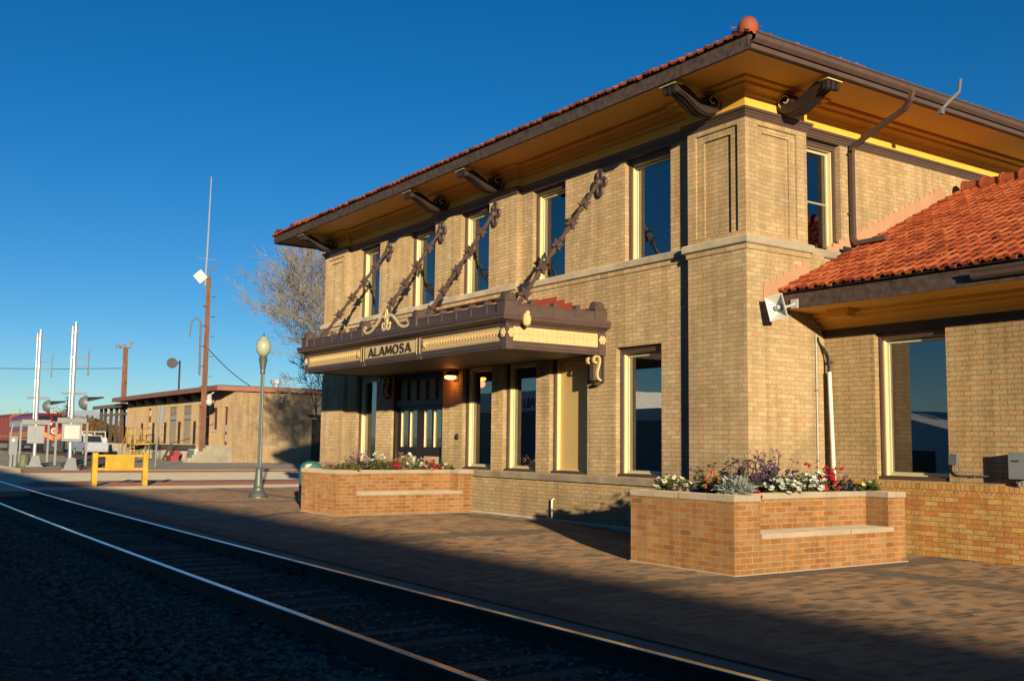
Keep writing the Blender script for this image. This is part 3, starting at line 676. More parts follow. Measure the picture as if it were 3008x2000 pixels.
# windows ---------------------------------------------------------
def window(u0, u1, z0, z1, plane, side, sill=True, blinds=None, panel=False, curtain=False, midrail=None, label=None, parent=depot, head_gap=.0, sticker=False):
    def F(u, d, z): return (plane-d, u, z) if side else (u, plane+d, z)
    def bx(g, ua, ub, da, db, za, zb):
        p, q = F(ua, da, za), F(ub, db, zb); g.box(p[0], q[0], p[1], q[1], za, zb)
    c = .055
    g = MB(); bx(g, u0, u0+c, .10, .2, z0, z1); bx(g, u1-c, u1, .10, .2, z0, z1); bx(g, u0+c, u1-c, .10, .2, z1-.10, z1)
    bx(g, u0+c*.3, u0+c*.75, .09, .101, z0, z1-.02); bx(g, u1-c*.75, u1-c*.3, .09, .101, z0, z1-.02); bx(g, u0, u1, .085, .101, z1-.045, z1-.01)
    bx(g, u0, u1, .08, .2, z0, z0+(.055 if sill else .02))
    if sill: bx(g, u0, u1, .03, .08, z0+.005, z0+.045)
    w = g.build('window', M_brown, parent)
    if label: w['label'] = label
    g = MB(); zb = z0+(.055 if sill else .02); zt = z1-.10
    bx(g, u0+c-.012, u0+c+.02, .14, .25, zb, zt); bx(g, u1-c-.02, u1-c+.012, .14, .25, zb, zt); bx(g, u0+c, u1-c, .14, .25, zt-.01, zt+.002); bx(g, u0+c, u1-c, .18, .25, zb, zb+.02)
    g.build('jamb', M_cream, w)
    a, b = u0+c+.02, u1-c-.02; lo_, hi = zb+.02, zt-.03
    if panel:
        g = MB(); bx(g, a, b, .21, .24, lo_, hi); g.build('blank_panel', M_blind, w); return w
    g = MB(); f = .035
    bx(g, a, a+f, .205, .255, lo_, hi); bx(g, b-f, b, .205, .255, lo_, hi); bx(g, a+f, b-f, .205, .255, lo_, lo_+f); bx(g, a+f, b-f, .205, .255, hi-f, hi)
    sa_ = g.build('sash', M_sash, w)
    if midrail: g = MB(); bx(g, a+f, b-f, .215, .255, midrail-.015, midrail+.015); g.build('meeting_rail', M_tanp, w)
    g = MB(); g.quad(F(a+f-.004, .23, lo_+f-.004), F(b-f+.004, .23, lo_+f-.004), F(b-f+.004, .23, hi-f+.004), F(a+f-.004, .23, hi-f+.004)); g.build('pane', M_glass, w)
    if blinds:
        g = MB(); z = hi-f-.02; zl = hi-(hi-lo_)*blinds
        while z > zl:
            p = [F(a+f, .30, z), F(b-f, .30, z), F(b-f, .322, z+.018), F(a+f, .322, z+.018)]; g.quad(*p); z -= .024
        for u in (a+f+.1, b-f-.1): bx(g, u-.003, u+.003, .308, .312, max(zl, lo_), hi)
        g.build('blind', M_slat, w)
    if curtain:
        g = MB(); bx(g, a+f, a+f+.34, .42, .44, lo_+.03, hi-.03); g.build('curtain', M_curt, w)
    return w
window(*UP[0], 4.705, ZW, DR, False, False, blinds=.36); window(*UP[1], 4.705, ZW, DR, False, False)
window(*UP[2], 4.705, ZW, 0., False, False, curtain=True); window(*UP[3], 4.705, ZW, DR, False, False, blinds=.95); window(*UP[4], 4.705, ZW, DR, False, False, blinds=.8)
window(*GR[0], ZS, ZH+.0, DR, False, blinds=1.); window(*GR[1], ZS, ZH, DR, False, panel=True, label='window opening filled by a plain yellow panel')
window(*GR[2], ZS, ZH, DR, False); window(*GR[3], ZS, ZH, DR, False, curtain=True); window(*GR[4], ZS, ZH, DR, False, curtain=True)
window(SW[0], SW[1], 4.705, ZW, -DR, True, False, midrail=5.55, label='side window of two sashes above the tiled wing roof', blinds=.3)
# papers standing on the side window sill
g = MB(); g.box(-DR-.37, -DR-.36, 1.66, 1.80, 4.76, 4.90); g.box(-DR-.38, -DR-.36, 1.90, 2.03, 4.76, 4.93); g.build('paper_notice', M_white, depot)
# door --------------------------------------------------------------
x0, x1 = DOOR; yd = .30
g = MB(); g.box(x0, x0+.09, yd-.12, yd+.06, .06, ZH); g.box(x1-.09, x1, yd-.12, yd+.06, .06, ZH); g.box(x0+.09, x1-.09, yd-.12, yd+.06, 3.0, ZH); g.box(x0+.09, x1-.09, yd-.10, yd+.06, 2.38, 2.52)
n5 = 5; w5 = (x1-x0-.18)/n5
for i in range(1, n5): g.box(x0+.09+i*w5-.03, x0+.09+i*w5+.03, yd-.06, yd+.05, 2.52, 3.0)
dfr = g.build('door_frame', M_dbrown, depot)
for i in range(n5):
    g = MB(); g.box(x0+.09+i*w5+.03, x0+.09+(i+1)*w5-.03, yd+.0, yd+.02, 2.52, 3.0); g.build('transom_panel', M_tanp, dfr)
mid = (x0+x1)/2; leafw = (x1-x0-.18)/2
for k in range(2):
    a = x0+.09+k*leafw+.006; b = a+leafw-.012; st = .16
    g = MB(); yy0, yy1 = yd-.05, yd
    g.box(a, a+st, yy0, yy1, .065, 2.375); g.box(b-st, b, yy0, yy1, .065, 2.375); g.box(a+st, b-st, yy0, yy1, 2.28, 2.375); g.box(a+st, b-st, yy0, yy1, 1.22, 1.42); g.box(a+st, b-st, yy0, yy1, .065, .28)
    m_ = (a+b)/2; g.box(m_-.045, m_+.045, yy0+.004, yy1, 1.42, 2.28)
    d_ = g.build('door', M_dbrown, depot)
    g = MB(); g.box(a+st, b-st, yd-.03, yd-.01, .28, 1.22)
    for i in range(9):
        xx = a+st+.02+i*.085; g.obox((xx, yd-.033, .75), (.16, 0, .28), (0, .003, 0), (.006, 0, -.004))
    g.build('lower_panel', M_cream, d_)
    g = MB(); g.quad((a+st, yd-.012, 1.42), (b-st, yd-.012, 1.42), (b-st, yd-.012, 2.28), (a+st, yd-.012, 2.28)); g.build('pane', M_glass, d_)
    for q in (a+st, m_+.045): g = MB(); g.box(q, q+.012, yd-.048, yd+.06, 1.425, 2.275); g.build('glazing_bead', M_cream, d_)
    g = MB(); g.box(b-.10 if k == 0 else a+.05, b-.05 if k == 0 else a+.1, yy0-.035, yy0, 1.0, 1.16); g.build('door_handle', M_black, d_)
# lit lamp beside the door
g = MB(); g.box(-8.68, -8.5, DR-.02, DR+.001, 2.86, 3.06); g.tube([(-8.59, DR, 3.0), (-8.59, DR-.14, 3.02), (-8.59, DR-.16, 3.0)], .02, 6); g.lathe([(.13, .0), (.14, .03), (.06, .09), (.02, .11)], (-8.59, DR-.16, 2.98), 14)
lampo = g.build('wall_lamp', M_dbrown, depot)
g = MB(); g.lathe([(.06, -.075), (.115, -.06), (.125, -.03), (.12, -.002)], (-8.59, DR-.16, 2.98), 14); g.build('lamp_glass', M_glow, lampo)
pl_ = bpy.data.lights.new('lamp_light', 'POINT'); pl_.energy = 1.6; pl_.color = (1, .25, .06); pl_.shadow_soft_size = .08
po = bpy.data.objects.new('lamp_light', pl_); COL.objects.link(po); po.location = (-8.59+7.75, DR-.2-5, 2.84); po.parent = depot
g = MB(); g.box(-8.55, -8.47, DR-.03, DR+.001, 1.6, 1.72); g.ball((-8.51, DR-.03, 1.66), .03, 8); g.build('bell_box', M_black, depot)
g = MB(); g.tube([(-4.98, DR-.05, .12), (-4.98, DR-.05, .48), (-4.98, DR, .5)], .018, 8); g.build('drain_stub', M_white, depot)

# canopy ---------------------------------------------------------------
XL, XR, YC = -11.86, -3.50, -2.0
cpath = [(XL, DR), (XL, YC), (XR, YC), (XR, DR)]
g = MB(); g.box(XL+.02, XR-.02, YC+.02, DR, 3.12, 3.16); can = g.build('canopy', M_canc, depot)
g = MB()
g.sweep([(-.03, 3.10), (.0, 3.10), (.012, 3.115), (.012, 3.14), (.03, 3.15), (.03, 3.20), (.02, 3.205), (.02, 3.24), (-.03, 3.24)], cpath)
g.sweep([(-.03, 3.485), (.015, 3.485), (.02, 3.50), (.02, 3.53), (.05, 3.535), (.09, 3.56), (.15, 3.575), (.17, 3.585), (.17, 3.635), (.185, 3.64), (.19, 3.70), (-.06, 3.705)], cpath)
g.build('moulding', M_brown, can)
g = MB(); g.sweep([(-.028, 3.24), (-.002, 3.24), (-.002, 3.485), (-.028, 3.485)], cpath); g.build('frieze_panel', M_orn, can)
g = MB()
def along(n, z, off, r, sz):
    for k in range(n): pass
def row(z, off, per, sx, sz, dep):
    x = XL-off+.05
    while x < XR+off-.03: g.box(x, x+sx, YC-off-dep, YC-off+.004, z, z+sz); x += per
    y = YC-off+.05
    while y < DR-.05: g.box(XR+off-.004, XR+off+dep, y, y+sx, z, z+sz); y += per
row(3.598, .17, .062, .030, .026, .012); row(3.50, .02, .05, .024, .024, .014); row(3.212, .02, .05, .024, .02, .012)
tag(g.build('dentil_row', M_brown, can), kind='stuff')
# raised tongues on the frieze
g = MB()
def tong(p, ax):
    p = Vector(p); ax = Vector(ax); n_ = Vector((0, -1, 0)) if abs(ax.x) > .5 else Vector((1, 0, 0))
    pts = [p+ax*(.030*math.cos(t))+Vector((0, 0, .055*math.sin(t)+.0)) for t in [math.radians(200-i*40) for i in range(8)]]
    g.tube([q+n_*.003 for q in pts], .008, 4, False); g.ball(p+n_*.004+Vector((0, 0, -.015)), .02, 5); g.ball(p+n_*.002+Vector((0, 0, -.095)), .012, 4)
x = XL+.22
while x < XR-.2:
    if not (-8.95 < x < -6.42): tong((x, YC-.0, 3.385), (1, 0, 0))
    x += .098
y = YC+.25
while y < DR-.2: tong((XR+.0, y, 3.385), (0, 1, 0)); y += .098
tag(g.build('tongue_ornament', M_orn, can), kind='stuff')
# pilaster blocks, rosettes
for x in (XL, XR): g = MB(); g.box(x-.11 if x == XR else x-.034, x+.034 if x == XR else x+.11, YC-.034, YC+.11, 3.097, 3.538); g.build('corner_block', M_brown, can)
for x in (-8.86, -6.46): g = MB(); g.box(x-.10, x+.10, YC-.036, YC+.02, 3.097, 3.538); g.build('pilaster_block', M_brown, can)
g = MB(); g.box(XR-.02, XR+.034, DR-.16, DR, 3.097, 3.538); g.build('pilaster_block', M_brown, can)
g = MB()
def rosette(c, n_):
    c, n_ = Vector(c), Vector(n_); a = Vector((0, 0, 1)).cross(n_)
    for k in range(6): q = c+(a*math.cos(k*math.pi/3)+Vector((0, 0, math.sin(k*math.pi/3))))*.05; g.ball(q, .038, 7, (1 if abs(n_.x) < .5 else .5, 1 if abs(n_.y) < .5 else .5, 1))
    g.ball(c+n_*.015, .045, 8, (1 if abs(n_.x) < .5 else .6, 1 if abs(n_.y) < .5 else .6, 1))
for a_ in (((XR-.05, YC-.045, 3.37), (0, -1, 0)), ((XR+.045, YC+.08, 3.37), (1, 0, 0)), ((XR+.045, DR-.085, 3.37), (1, 0, 0)), ((XL+.05, YC-.045, 3.37), (0, -1, 0)), ((-6.25, YC-.02, 3.37), (0, -1, 0)), ((-9.08, YC-.02, 3.37), (0, -1, 0))): g = MB(); rosette(*a_); g.build('rosette', M_orn, can, True)
g = MB()
g.lathe([(.02, -.13), (.06, -.1), (.075, -.03), (.07, .04), (.045, .09), (.02, .13)], (XR+.2, YC+.27, 3.60), 9); g.ball((XR+.225, YC+.27, 3.70), .045, 7)
g.build('carved_head', M_orn, can, True)
for x in (-8.92, -8.80, -6.52, -6.40): g = MB(); g.box(x-.012, x+.012, YC-.045, YC-.035, 3.2, 3.5); g.build('name_board_strip', M_orn, can)
# name board and lettering
g = MB(); g.box(-8.75, -6.57, YC-.028, YC+.01, 3.245, 3.484); g.build('name_board', M_cream, can)
g = MB()
def stroke(pts, w, x, z, W_, H_, th=.022):
    P = [Vector((x+p[0]*W_, z+p[1]*H_)) for p in pts]; n = len(P); A = []; B = []
    ws = w if hasattr(w, '__len__') else [w]*n
    for i in range(n):
        d = (P[min(i+1, n-1)]-P[max(i-1, 0)]).normalized(); nn = Vector((-d.y, d.x))*ws[i]/2; A.append(P[i]+nn); B.append(P[i]-nn)
    y0 = YC-.028-th; y1 = YC-.027
    vs = [(p.x, y, p.y) for i in range(n) for (p, y) in ((A[i], y0), (B[i], y0), (B[i], y1), (A[i], y1))]
    g.add(vs, [(i*4+q, (i+1)*4+q, (i+1)*4+(q+1) % 4, i*4+(q+1) % 4) for i in range(n-1) for q in range(4)]+[(3, 2, 1, 0), (n*4-4, n*4-3, n*4-2, n*4-1)])
T_, t_ = .040, .026
GL = {'A': (.9, [([(0, 0), (.5, 1)], t_), ([(.5, 1), (1, 0)], T_), ([(.2, .26), (.8, .26)], t_), ([(-.08, .03), (.12, .03)], .018), ([(.86, .03), (1.1, .03)], .018)]),
      'L': (.66, [([(.12, 1), (.12, 0)], T_), ([(.1, .05), (1, .06)], t_), ([(1, .02), (1, .2)], .018)]),
      'M': (1.05, [([(.02, 0), (.12, 1)], t_), ([(.12, 1), (.5, .15)], T_), ([(.5, .15), (.88, 1)], t_), ([(.88, 1), (.98, 0)], T_)]),
      'O': (.95, [([(.5+.46*math.cos(t), .5+.48*math.sin(t)) for t in [i*math.pi/10 for i in range(21)]], [.026+.014*abs(math.cos(i*math.pi/10)) for i in range(21)])]),
      'S': (.72, [([(.88, .80), (.80, .93), (.52, 1.0), (.24, .95), (.12, .78), (.22, .62), (.5, .53), (.78, .43), (.92, .25), (.8, .07), (.5, 0), (.2, .05), (.08, .2)], [.022, .026, .026, .03, .038, .04, .04, .04, .038, .03, .026, .026, .022])])}
x = -8.60; H_ = .172; tot = sum(GL[c][0] for c in 'ALAMOSA')*.235+6*.062; x = -7.66-tot/2
for ch in 'ALAMOSA':
    wd, st = GL[ch]; wd *= .235
    for p, w in st: stroke(p, w, x, 3.275, wd, H_)
    x += wd+.062
g.build('name_lettering', M_letter, can)
# parapet with posts and roundels
g = MB(); pp = [(-.06, 3.702), (-.02, 3.702), (-.02, 3.845), (-.012, 3.85), (-.012, 3.87), (-.06, 3.87)]
off = .09
g.sweep([(o+off, z) for o, z in pp], cpath)
g.build('parapet', M_brown, can)
g = MB()
def post(x, y, big, nrm):
    nx_, ny_ = nrm
    if big:
        g.box(x-.125, x+.125, y-.105, y+.13, 3.706, 3.90); g.box(x-.145, x+.145, y-.125, y+.155, 3.90, 3.93)
        pts = [(.105*math.cos(t), .13*math.sin(t)) for t in [i*math.pi/10 for i in range(11)]]
        g.prism([(x+a, y-.065, 3.93+b) for a, b in pts], (0, .19, 0))
        g.prism([(x+a*.7, y-.075, 3.94+b*.7) for a, b in pts], (0, .01, 0)); g.prism([(x+.106, y+.03+a*.7, 3.94+b*.7) for a, b in pts], (.008, 0, 0))
    else:
        if ny_: g.box(x-.045, x+.045, y-.014, y+.055, 3.706, 3.885); g.lathe([(.055, 0), (.055, .11)], (x, y-.01, 3.90), 14, (0, 1, 0)); g.torus((x, y-.012, 3.90), (0, -1, 0), .036, .008); g.ball((x, y-.012, 3.90), .014, 6)
        else: g.box(x-.055, x+.014, y-.045, y+.045, 3.706, 3.885); g.lathe([(.055, 0), (.055, .11)], (x+.01, y, 3.90), 14, (-1, 0, 0)); g.torus((x+.012, y, 3.90), (1, 0, 0), .036, .008); g.ball((x+.012, y, 3.90), .014, 6)
pf = YC-.09; ps = XR+.09
PS = [(XR-.03, YC, True, (0, 1)), (XL+.03, YC, True, (0, 1)), (-6.58, YC, True, (0, 1)), (-8.90, YC, True, (0, 1)), (XR-.03, DR-.19, True, (0, 1))]
for i in range(5): PS += [(-6.58+(i+1)*(XR-.03+6.58)/6, pf+.02, False, (0, 1)), (XL+.03+(i+1)*(-8.90-XL-.03)/6, pf+.02, False, (0, 1))]
for i in range(3): PS.append((ps-.02, YC+(i+1)*(DR-.19-YC)/4, False, (1, 0)))
for a_ in PS: g = MB(); post(*a_); g.build('corner_post' if a_[2] else 'parapet_roundel', M_brown, can)
# scrolled crest over the name board
cx_ = -7.74; g = MB()
prof = smoothc([(-.98, 3.71), (-.86, 3.76), (-.66, 3.80), (-.45, 3.90), (-.28, 4.02), (-.10, 4.06), (-.07, 4.14), (0, 4.20), (.07, 4.14), (.10, 4.06), (.28, 4.02), (.45, 3.90), (.66, 3.80), (.86, 3.76), (.98, 3.71)], 3)
g.prism([(cx_+p.x, YC-.05, p.y) for p in prof], (0, .06, 0)); g.ball((cx_-.45, YC-.06, 3.8), .07, 7, (1.2, .4, 1)); g.ball((cx_+.45, YC-.06, 3.8), .07, 7, (1.2, .4, 1)); g.ball((cx_-.3, YC-.06, 3.78), .06, 7, (1, .4, 1)); g.ball((cx_+.3, YC-.06, 3.78), .06, 7, (1, .4, 1))
crest = g.build('crest', M_brown, can)
g = MB()
for s in (-1, 1):
    q = smoothc([(.06, 3.86), (.10, 3.91), (.16, 3.89), (.155, 3.81), (.09, 3.775), (.02, 3.83), (.03, 3.98), (.13, 4.055), (.25, 4.035), (.42, 3.93), (.6, 3.815), (.78, 3.77), (.93, 3.79), (1.0, 3.86), (.94, 3.90), (.89, 3.85)], 3)
    n = len(q); th = [.03+.025*math.sin(math.pi*i/n) for i in range(n)]
    ribbon(g, [(p.x*s, p.y) for p in q], th, (cx_, YC-.07, 0), (1, 0, 0), (0, 1, 0), .03)
dm = [(0, 3.98), (.05, 4.08), (0, 4.19), (-.05, 4.08), (0, 3.98)]
ribbon(g, dm, [.014]*5, (cx_, YC-.07, 0), (1, 0, 0), (0, 1, 0), .03)
g.build('crest_scroll', M_cream, can)
# low red roof of the canopy and its stepped flashing
g = MB(); g.add([(XL+.05, YC+.05, 3.72), (XR-.05, YC+.05, 3.72), (XR-.05, DR, 3.72), (XL+.05, DR, 3.72), (-10.2, DR-.001, 4.22), (-5.16, DR-.001, 4.22)], [(0, 1, 5, 4), (1, 2, 5), (3, 0, 4)]); g.build('canopy_roof', M_redfl, can)
g = MB(); n = 6
for i in range(n): xa = -5.16+i*.24; g.box(xa, xa+.24, DR-.012, DR+.001, 3.75, 4.33-i*.082)
for i in range(14): xa = -10.2+i*.36; g.box(xa, xa+.36, DR-.012, DR+.001, 4.1, 4.33+(.0 if i % 2 else .02))
g.build('canopy_flashing', M_redfl, can)
# scroll supports below the canopy
for x in (-3.62, -11.75):
    g = MB(); g.box(x-.12, x+.12, DR-.03, DR+.001, 2.62, 3.10); g.ball((x, DR-.07, 2.60), .07, 8, (1.2, 1, .6)); g.box(x-.05, x+.05, DR-.2, DR-.03, 2.66, 3.1)
    sb = g.build('wall_bracket', M_brown, can)
    g = MB()
    for s in (-.085, .085):
        q = smoothc([(.16, 2.98), (.21, 2.97), (.23, 3.03), (.18, 3.09), (.11, 3.07), (.09, 2.99), (.13, 2.86), (.15, 2.76), (.12, 2.68), (.06, 2.66)], 3); n = len(q)
        ribbon(g, q, [.035]*n, (x+s, DR, 0), (0, -1, 0), (1, 0, 0), .05)
    g.build('scroll', M_orn, sb)

# hangers -----------------------------------------------------------------
def hanger(x, zb=3.93, yb=-1.66, yw=0.):
    yw = DR if not (-9.43 < x < -6.15) else 0.
    top = Vector((x, yw-.10, 6.24)); bot = Vector((x, yb, zb)); ax = (top-bot).normalized(); Ln = (top-bot).length
    e1 = Vector((1, 0, 0)); e2 = ax.cross(e1).normalized()
    rot = math.radians(20); e1, e2 = e1*math.cos(rot)+e2*math.sin(rot), e2*math.cos(rot)-e1*math.sin(rot)
    g = MB()
    def ring(w, rc, rm): 
        out = []
        for k in range(8):
            a = k*math.pi/4; r = rc if k % 2 else rm; out.append(bot+ax*w+(e1*math.cos(a)+e2*math.sin(a))*r)
        return out
    def loft(rs):
        n = len(rs); vs = [p for r in rs for p in r]; m = len(rs[0])
        g.add(vs, [(i*m+k, i*m+(k+1) % m, (i+1)*m+(k+1) % m, (i+1)*m+k) for i in range(n-1) for k in range(m)]+[tuple(range(m-1, -1, -1)), tuple(range((n-1)*m, n*m))])
    kn = [.06, .27, .465, .65, .825]; kw = .08
    for t in kn:
        w = t*Ln
        rs = []
        for s, rc, rm in ((-kw, .125, .045), (-kw*.84, .100, .052), (-kw*.4, .078, .056), (kw*.4, .076, .056), (kw*.84, .092, .052), (kw, .112, .045)): rs.append(ring(w+s, rc, rm))
        loft(rs)
    ks = [t*Ln for t in kn]+[Ln]
    ks = [-.08]+ks
    for a, b in zip(ks[:-1], ks[1:]):
        a2 = a+(kw if a > 0 else 0); b2 = b-(kw if b < Ln else 0)
        if b2-a2 < .08: continue
        m = (a2+b2)/2
        loft([ring(a2+.03, .03, .026), ring(a2+.045, .046, .038), ring(m, .027, .023), ring(b2-.05, .055, .046), ring(b2-.035, .03, .026)])
        g.ball(bot+ax*(a2+.012), .029, 8); g.ball(bot+ax*(b2-.012), .029, 8)
    h = g.build('canopy_hanger', M_brown, depot)
    g = MB(); c = Vector((x, yw-.035, 6.27))
    for (dx, dz) in ((0, .145), (0, -.145), (.10, 0), (-.10, 0)):
        sx, sy = (1, 1.25) if dx == 0 else (1.05, 1.05)
        g.torus(c+Vector((dx, 0, dz)), (0, -1, 0), .075, .026, sx, sy, seg=18); g.torus(c+Vector((dx, -.01, dz)), (0, -1, 0), .042, .012, sx, sy, seg=14)
        g.lathe([(.075, 0), (.075, .02)], c+Vector((dx, .034, dz)), 12, (0, -1, 0))
    g.ball(c+Vector((0, -.04, 0)), .062, 12); g.tube([c+Vector((0, -.04, 0)), top], .03, 8); g.build('wall_rosette', M_brown, h, True)
for x in (-3.60, -6.90, -9.09, -11.87): hanger(x)

# wing ------------------------------------------------------------------------
YW = 1.769; XE = 30.; WEY = .768
WW = (.93, 2.118, 1.055, 3.262)
g = MB(); wall_front(g, -.001, XE, 0.9, 3.75, YW, [WW]); g.build('wing_wall', M_wbrick, depot)
g = MB(); g.box(0.0, XE, YW-.028, YW+.05, 0, .90); sk = g.build('wing_skirt', M_skirt, depot)
g = MB(); g.box(0.0, XE, YW-.03, YW+.05, .90, 1.02); g.box(0, XE, YW-.034, YW+.06, 1.02, 1.028); g.build('soldier_course', M_sold, depot)
g = MB(); g.add([(.0, 2.15, .05), (XE, 2.15, .05), (XE, 7, .05), (0, 7, .05), (0, 2.15, 3.6), (XE, 2.15, 3.6), (XE, 7, 3.6), (0, 7, 3.6)], [(0, 1, 2, 3), (4, 7, 6, 5), (3, 2, 6, 7), (0, 3, 7, 4)]); g.build('room', M_int, depot)
window(WW[0], WW[1], WW[2], WW[3], YW, False, blinds=1., label='tall wing window with slatted blind beside the white pipe')
for xq in (5.2, 9.0): pass
# band, mouldings, soffit, fascia
def ysw(g, prof, x0, x1):   # profile (y, z) extruded along x
    k = len(prof); g.add([(x, y, z) for x in (x0, x1) for y, z in prof], [(q, (q+1) % k, k+(q+1) % k, k+q) for q in range(k)]+[tuple(range(k-1, -1, -1)), tuple(range(k, 2*k))])
g = MB(); ysw(g, [(YW+.05, 3.255), (YW-.03, 3.255), (YW-.035, 3.30), (YW-.05, 3.305), (YW-.055, 3.36), (YW-.07, 3.37), (YW+.05, 3.37)], .002, XE); g.build('wing_band', M_dbrown, depot)
g = MB(); ysw(g, [(YW+.05, 3.371), (YW-.045, 3.371), (YW-.05, 3.44), (YW-.10, 3.445), (YW-.11, 3.49), (YW-.20, 3.50), (YW-.21, 3.555), (YW-.30, 3.565), (YW-.31, 3.62), (WEY+.03, 3.635), (WEY+.03, 3.66), (YW+.05, 3.67)], .004, XE)
g.box(.42, .80, 1.30, 1.5, 3.50, 3.628); g.box(.80, .84, 1.27, 1.53, 3.56, 3.628)
g.build('wing_soffit', M_yel, depot)
g = MB(); g.box(.003, XE, WEY, WEY+.035, 3.62, 3.865); g.build('wing_fascia', M_rough, depot)
g = MB()
k0 = [(0, 3.79), (0, 3.70), (-.02, 3.68), (-.06, 3.68), (-.10, 3.71), (-.105, 3.76), (-.125, 3.79), (-.125, 3.81), (-.11, 3.81), (-.09, 3.77), (-.05, 3.70), (-.01, 3.70)]
ysw(g, [(WEY-.002+a, z) for a, z in k0], 3.2, XE); g.build('wing_gutter', M_brown, depot)
wp = math.atan2(6.2-3.9, 5.63-.72); cW, sW = math.cos(wp), math.sin(wp)
g = MB(); tiles(g, (.02, .69, 3.90), (1, 0, 0), (0, cW, sW), (0, -sW, cW), 12, 20, .2735, .165, 0, 0, .04, 9)
wr = g.build('wing_roof', M_tile, depot)
g = MB(); g.add([(0.003, .70, 3.868), (XE, .70, 3.868), (XE, 5.66, 6.19), (.003, 5.66, 6.19), (XE, 10.6, 3.868), (.003, 10.6, 3.868)], [(0, 1, 2, 3), (3, 2, 4, 5)]); g.build('roof_deck', M_rough, wr)
g = MB()
for i in range(34): x = .1+i*.36; g.tube([(x, 5.66, 6.27), (x+.40, 5.66, 6.25)], [.13, .10], 12); g.tube([(x, 5.66, 6.272), (x+.04, 5.66, 6.272)], .142, 12)
g.build('ridge_tiles', M_terra, wr, True)
g = MB(); sl = sW/cW; n = 33
for i in range(n):
    y0_ = .36+i*.1511; zt_ = 3.90+(y0_-.69)*sl+.27
    g.box(-.14 if y0_ > PY else -.02, -.108 if y0_ > PY else .012, y0_, y0_+.1512, zt_-.45, zt_)
g.build('step_flashing', M_salmon, wr)
g = MB(); g.box(.0, .03, 2.28, 2.56, 4.62, 4.80); g.build('flashing_box', M_black, depot)

# ============================================================ small things at the wing
# horn loudspeaker
hs_ = empty('loudspeaker', (.27, .55, 3.6), 'cream square horn loudspeaker fixed to the end of the wing eave', 'loudspeaker')
ax = Vector((.30, -.93, -.10)).normalized(); rt = Vector((0, 0, 1)).cross(ax).normalized(); up_ = ax.cross(rt); rt, up_ = rt*math.cos(.2)+up_*math.sin(.2), up_*math.cos(.2)-rt*math.sin(.2); c0 = Vector((.29, .40, 3.60))
def hornring(w, hw, hh): return [c0+ax*w+rt*a*hw+up_*b*hh for a, b in ((-1, -1), (1, -1), (1, 1), (-1, 1))]
g = MB(); rs = [hornring(-.02, .055, .05), hornring(.10, .12, .155), hornring(.13, .14, .185), hornring(.15, .14, .185), hornring(.145, .125, .17), hornring(.11, .10, .14), hornring(-.005, .04, .035)]
g.add([p for r in rs for p in r], [(i*4+q, i*4+(q+1) % 4, (i+1)*4+(q+1) % 4, (i+1)*4+q) for i in range(len(rs)-1) for q in range(4)]+[(0, 1, 2, 3), (27, 26, 25, 24)])
g.build('horn', M_white, hs_)
g = MB(); g.lathe([(.03, 0), (.045, .02), (.04, .11), (.02, .13)], c0+ax*-.0, 14, ax); g.build('driver_cone', M_alu, hs_)
g = MB(); g.lathe([(.055, -.12), (.055, -.02), (.04, 0)], c0, 12, ax); g.tube([c0-ax*.06, (.27, .62, 3.64), (.27, .755, 3.69)], .02, 6); g.box(.2, .33, .745, .767, 3.62, 3.76); g.build('mounting_bracket', M_wpaint, hs_)
# white pipe and cable
wpz = empty('pipe', (.2, 1.7, 1), 'slanting white plastic pipe with black cable bend in the corner by the wing wall', 'pipe')
g = MB(); g.tube([(.24, 1.68, 0), (.14, 1.70, 2.70)], .033, 12); g.build('sleeve', M_white, wpz, True)
g = MB(); g.tube(smoothc([(.14, 1.70, 2.68), (.13, 1.7, 2.92), (.08, 1.68, 3.05), (.02, 1.62, 3.16), (.02, 1.58, 3.25)], 4), .018, 8); g.tube(smoothc([(.10, 1.72, 2.6), (.09, 1.72, 2.9), (.05, 1.68, 3.03), (.02, 1.6, 3.2)], 4), .012, 6); g.build('cable', M_black, wpz, True)
g = MB(); g.box(.11, .2, 1.70, 1.768, 2.85, 2.88); g.build('clip', M_galv, wpz)
cd = empty('conduit', (.02, 1.54, 0), 'thin straight metal conduit running up the depot side wall', 'conduit'); g = MB(); g.tube([(.02, 1.54, .1), (.02, 1.54, 3.3)], .012, 8); g.build('conduit_tube', M_wpaint, cd); g = MB(); g.box(0, .035, 1.51, 1.57, 2.4, 2.42); g.box(0, .035, 1.51, 1.57, 1.3, 1.32); g.build('clip', M_galv, cd)
jb = empty('junction_box', (2.23, 1.73, 1.33), 'small grey electrical outlet box with curved conduit right of the wing window', 'junction box')
g = MB(); g.box(2.17, 2.28, 1.69, 1.768, 1.30, 1.44); g.box(2.165, 2.285, 1.68, 1.69, 1.295, 1.445); g.build('box_body', M_galv, jb)
g = MB(); g.tube(smoothc([(2.23, 1.73, 1.30), (2.235, 1.73, 1.22), (2.29, 1.735, 1.16), (2.40, 1.74, 1.15), (3.1, 1.74, 1.15)], 4), .012, 8); g.build('conduit_tube', M_galv, jb, True)
g = MB(); [g.box(x, x+.015, 1.725, 1.768, 1.13, 1.17) for x in (2.5, 2.9)]; g.build('clip', M_galv, jb)
eb = empty('electrical_box', (3.25, 1.7, 1.3), 'large grey meter box on the wing wall at the right edge', 'electrical box')
g = MB(); g.box(3.10, 3.42, 1.60, 1.768, 1.14, 1.47); g.box(3.09, 3.43, 1.585, 1.60, 1.13, 1.48); g.build('box_body', M_grey, eb)
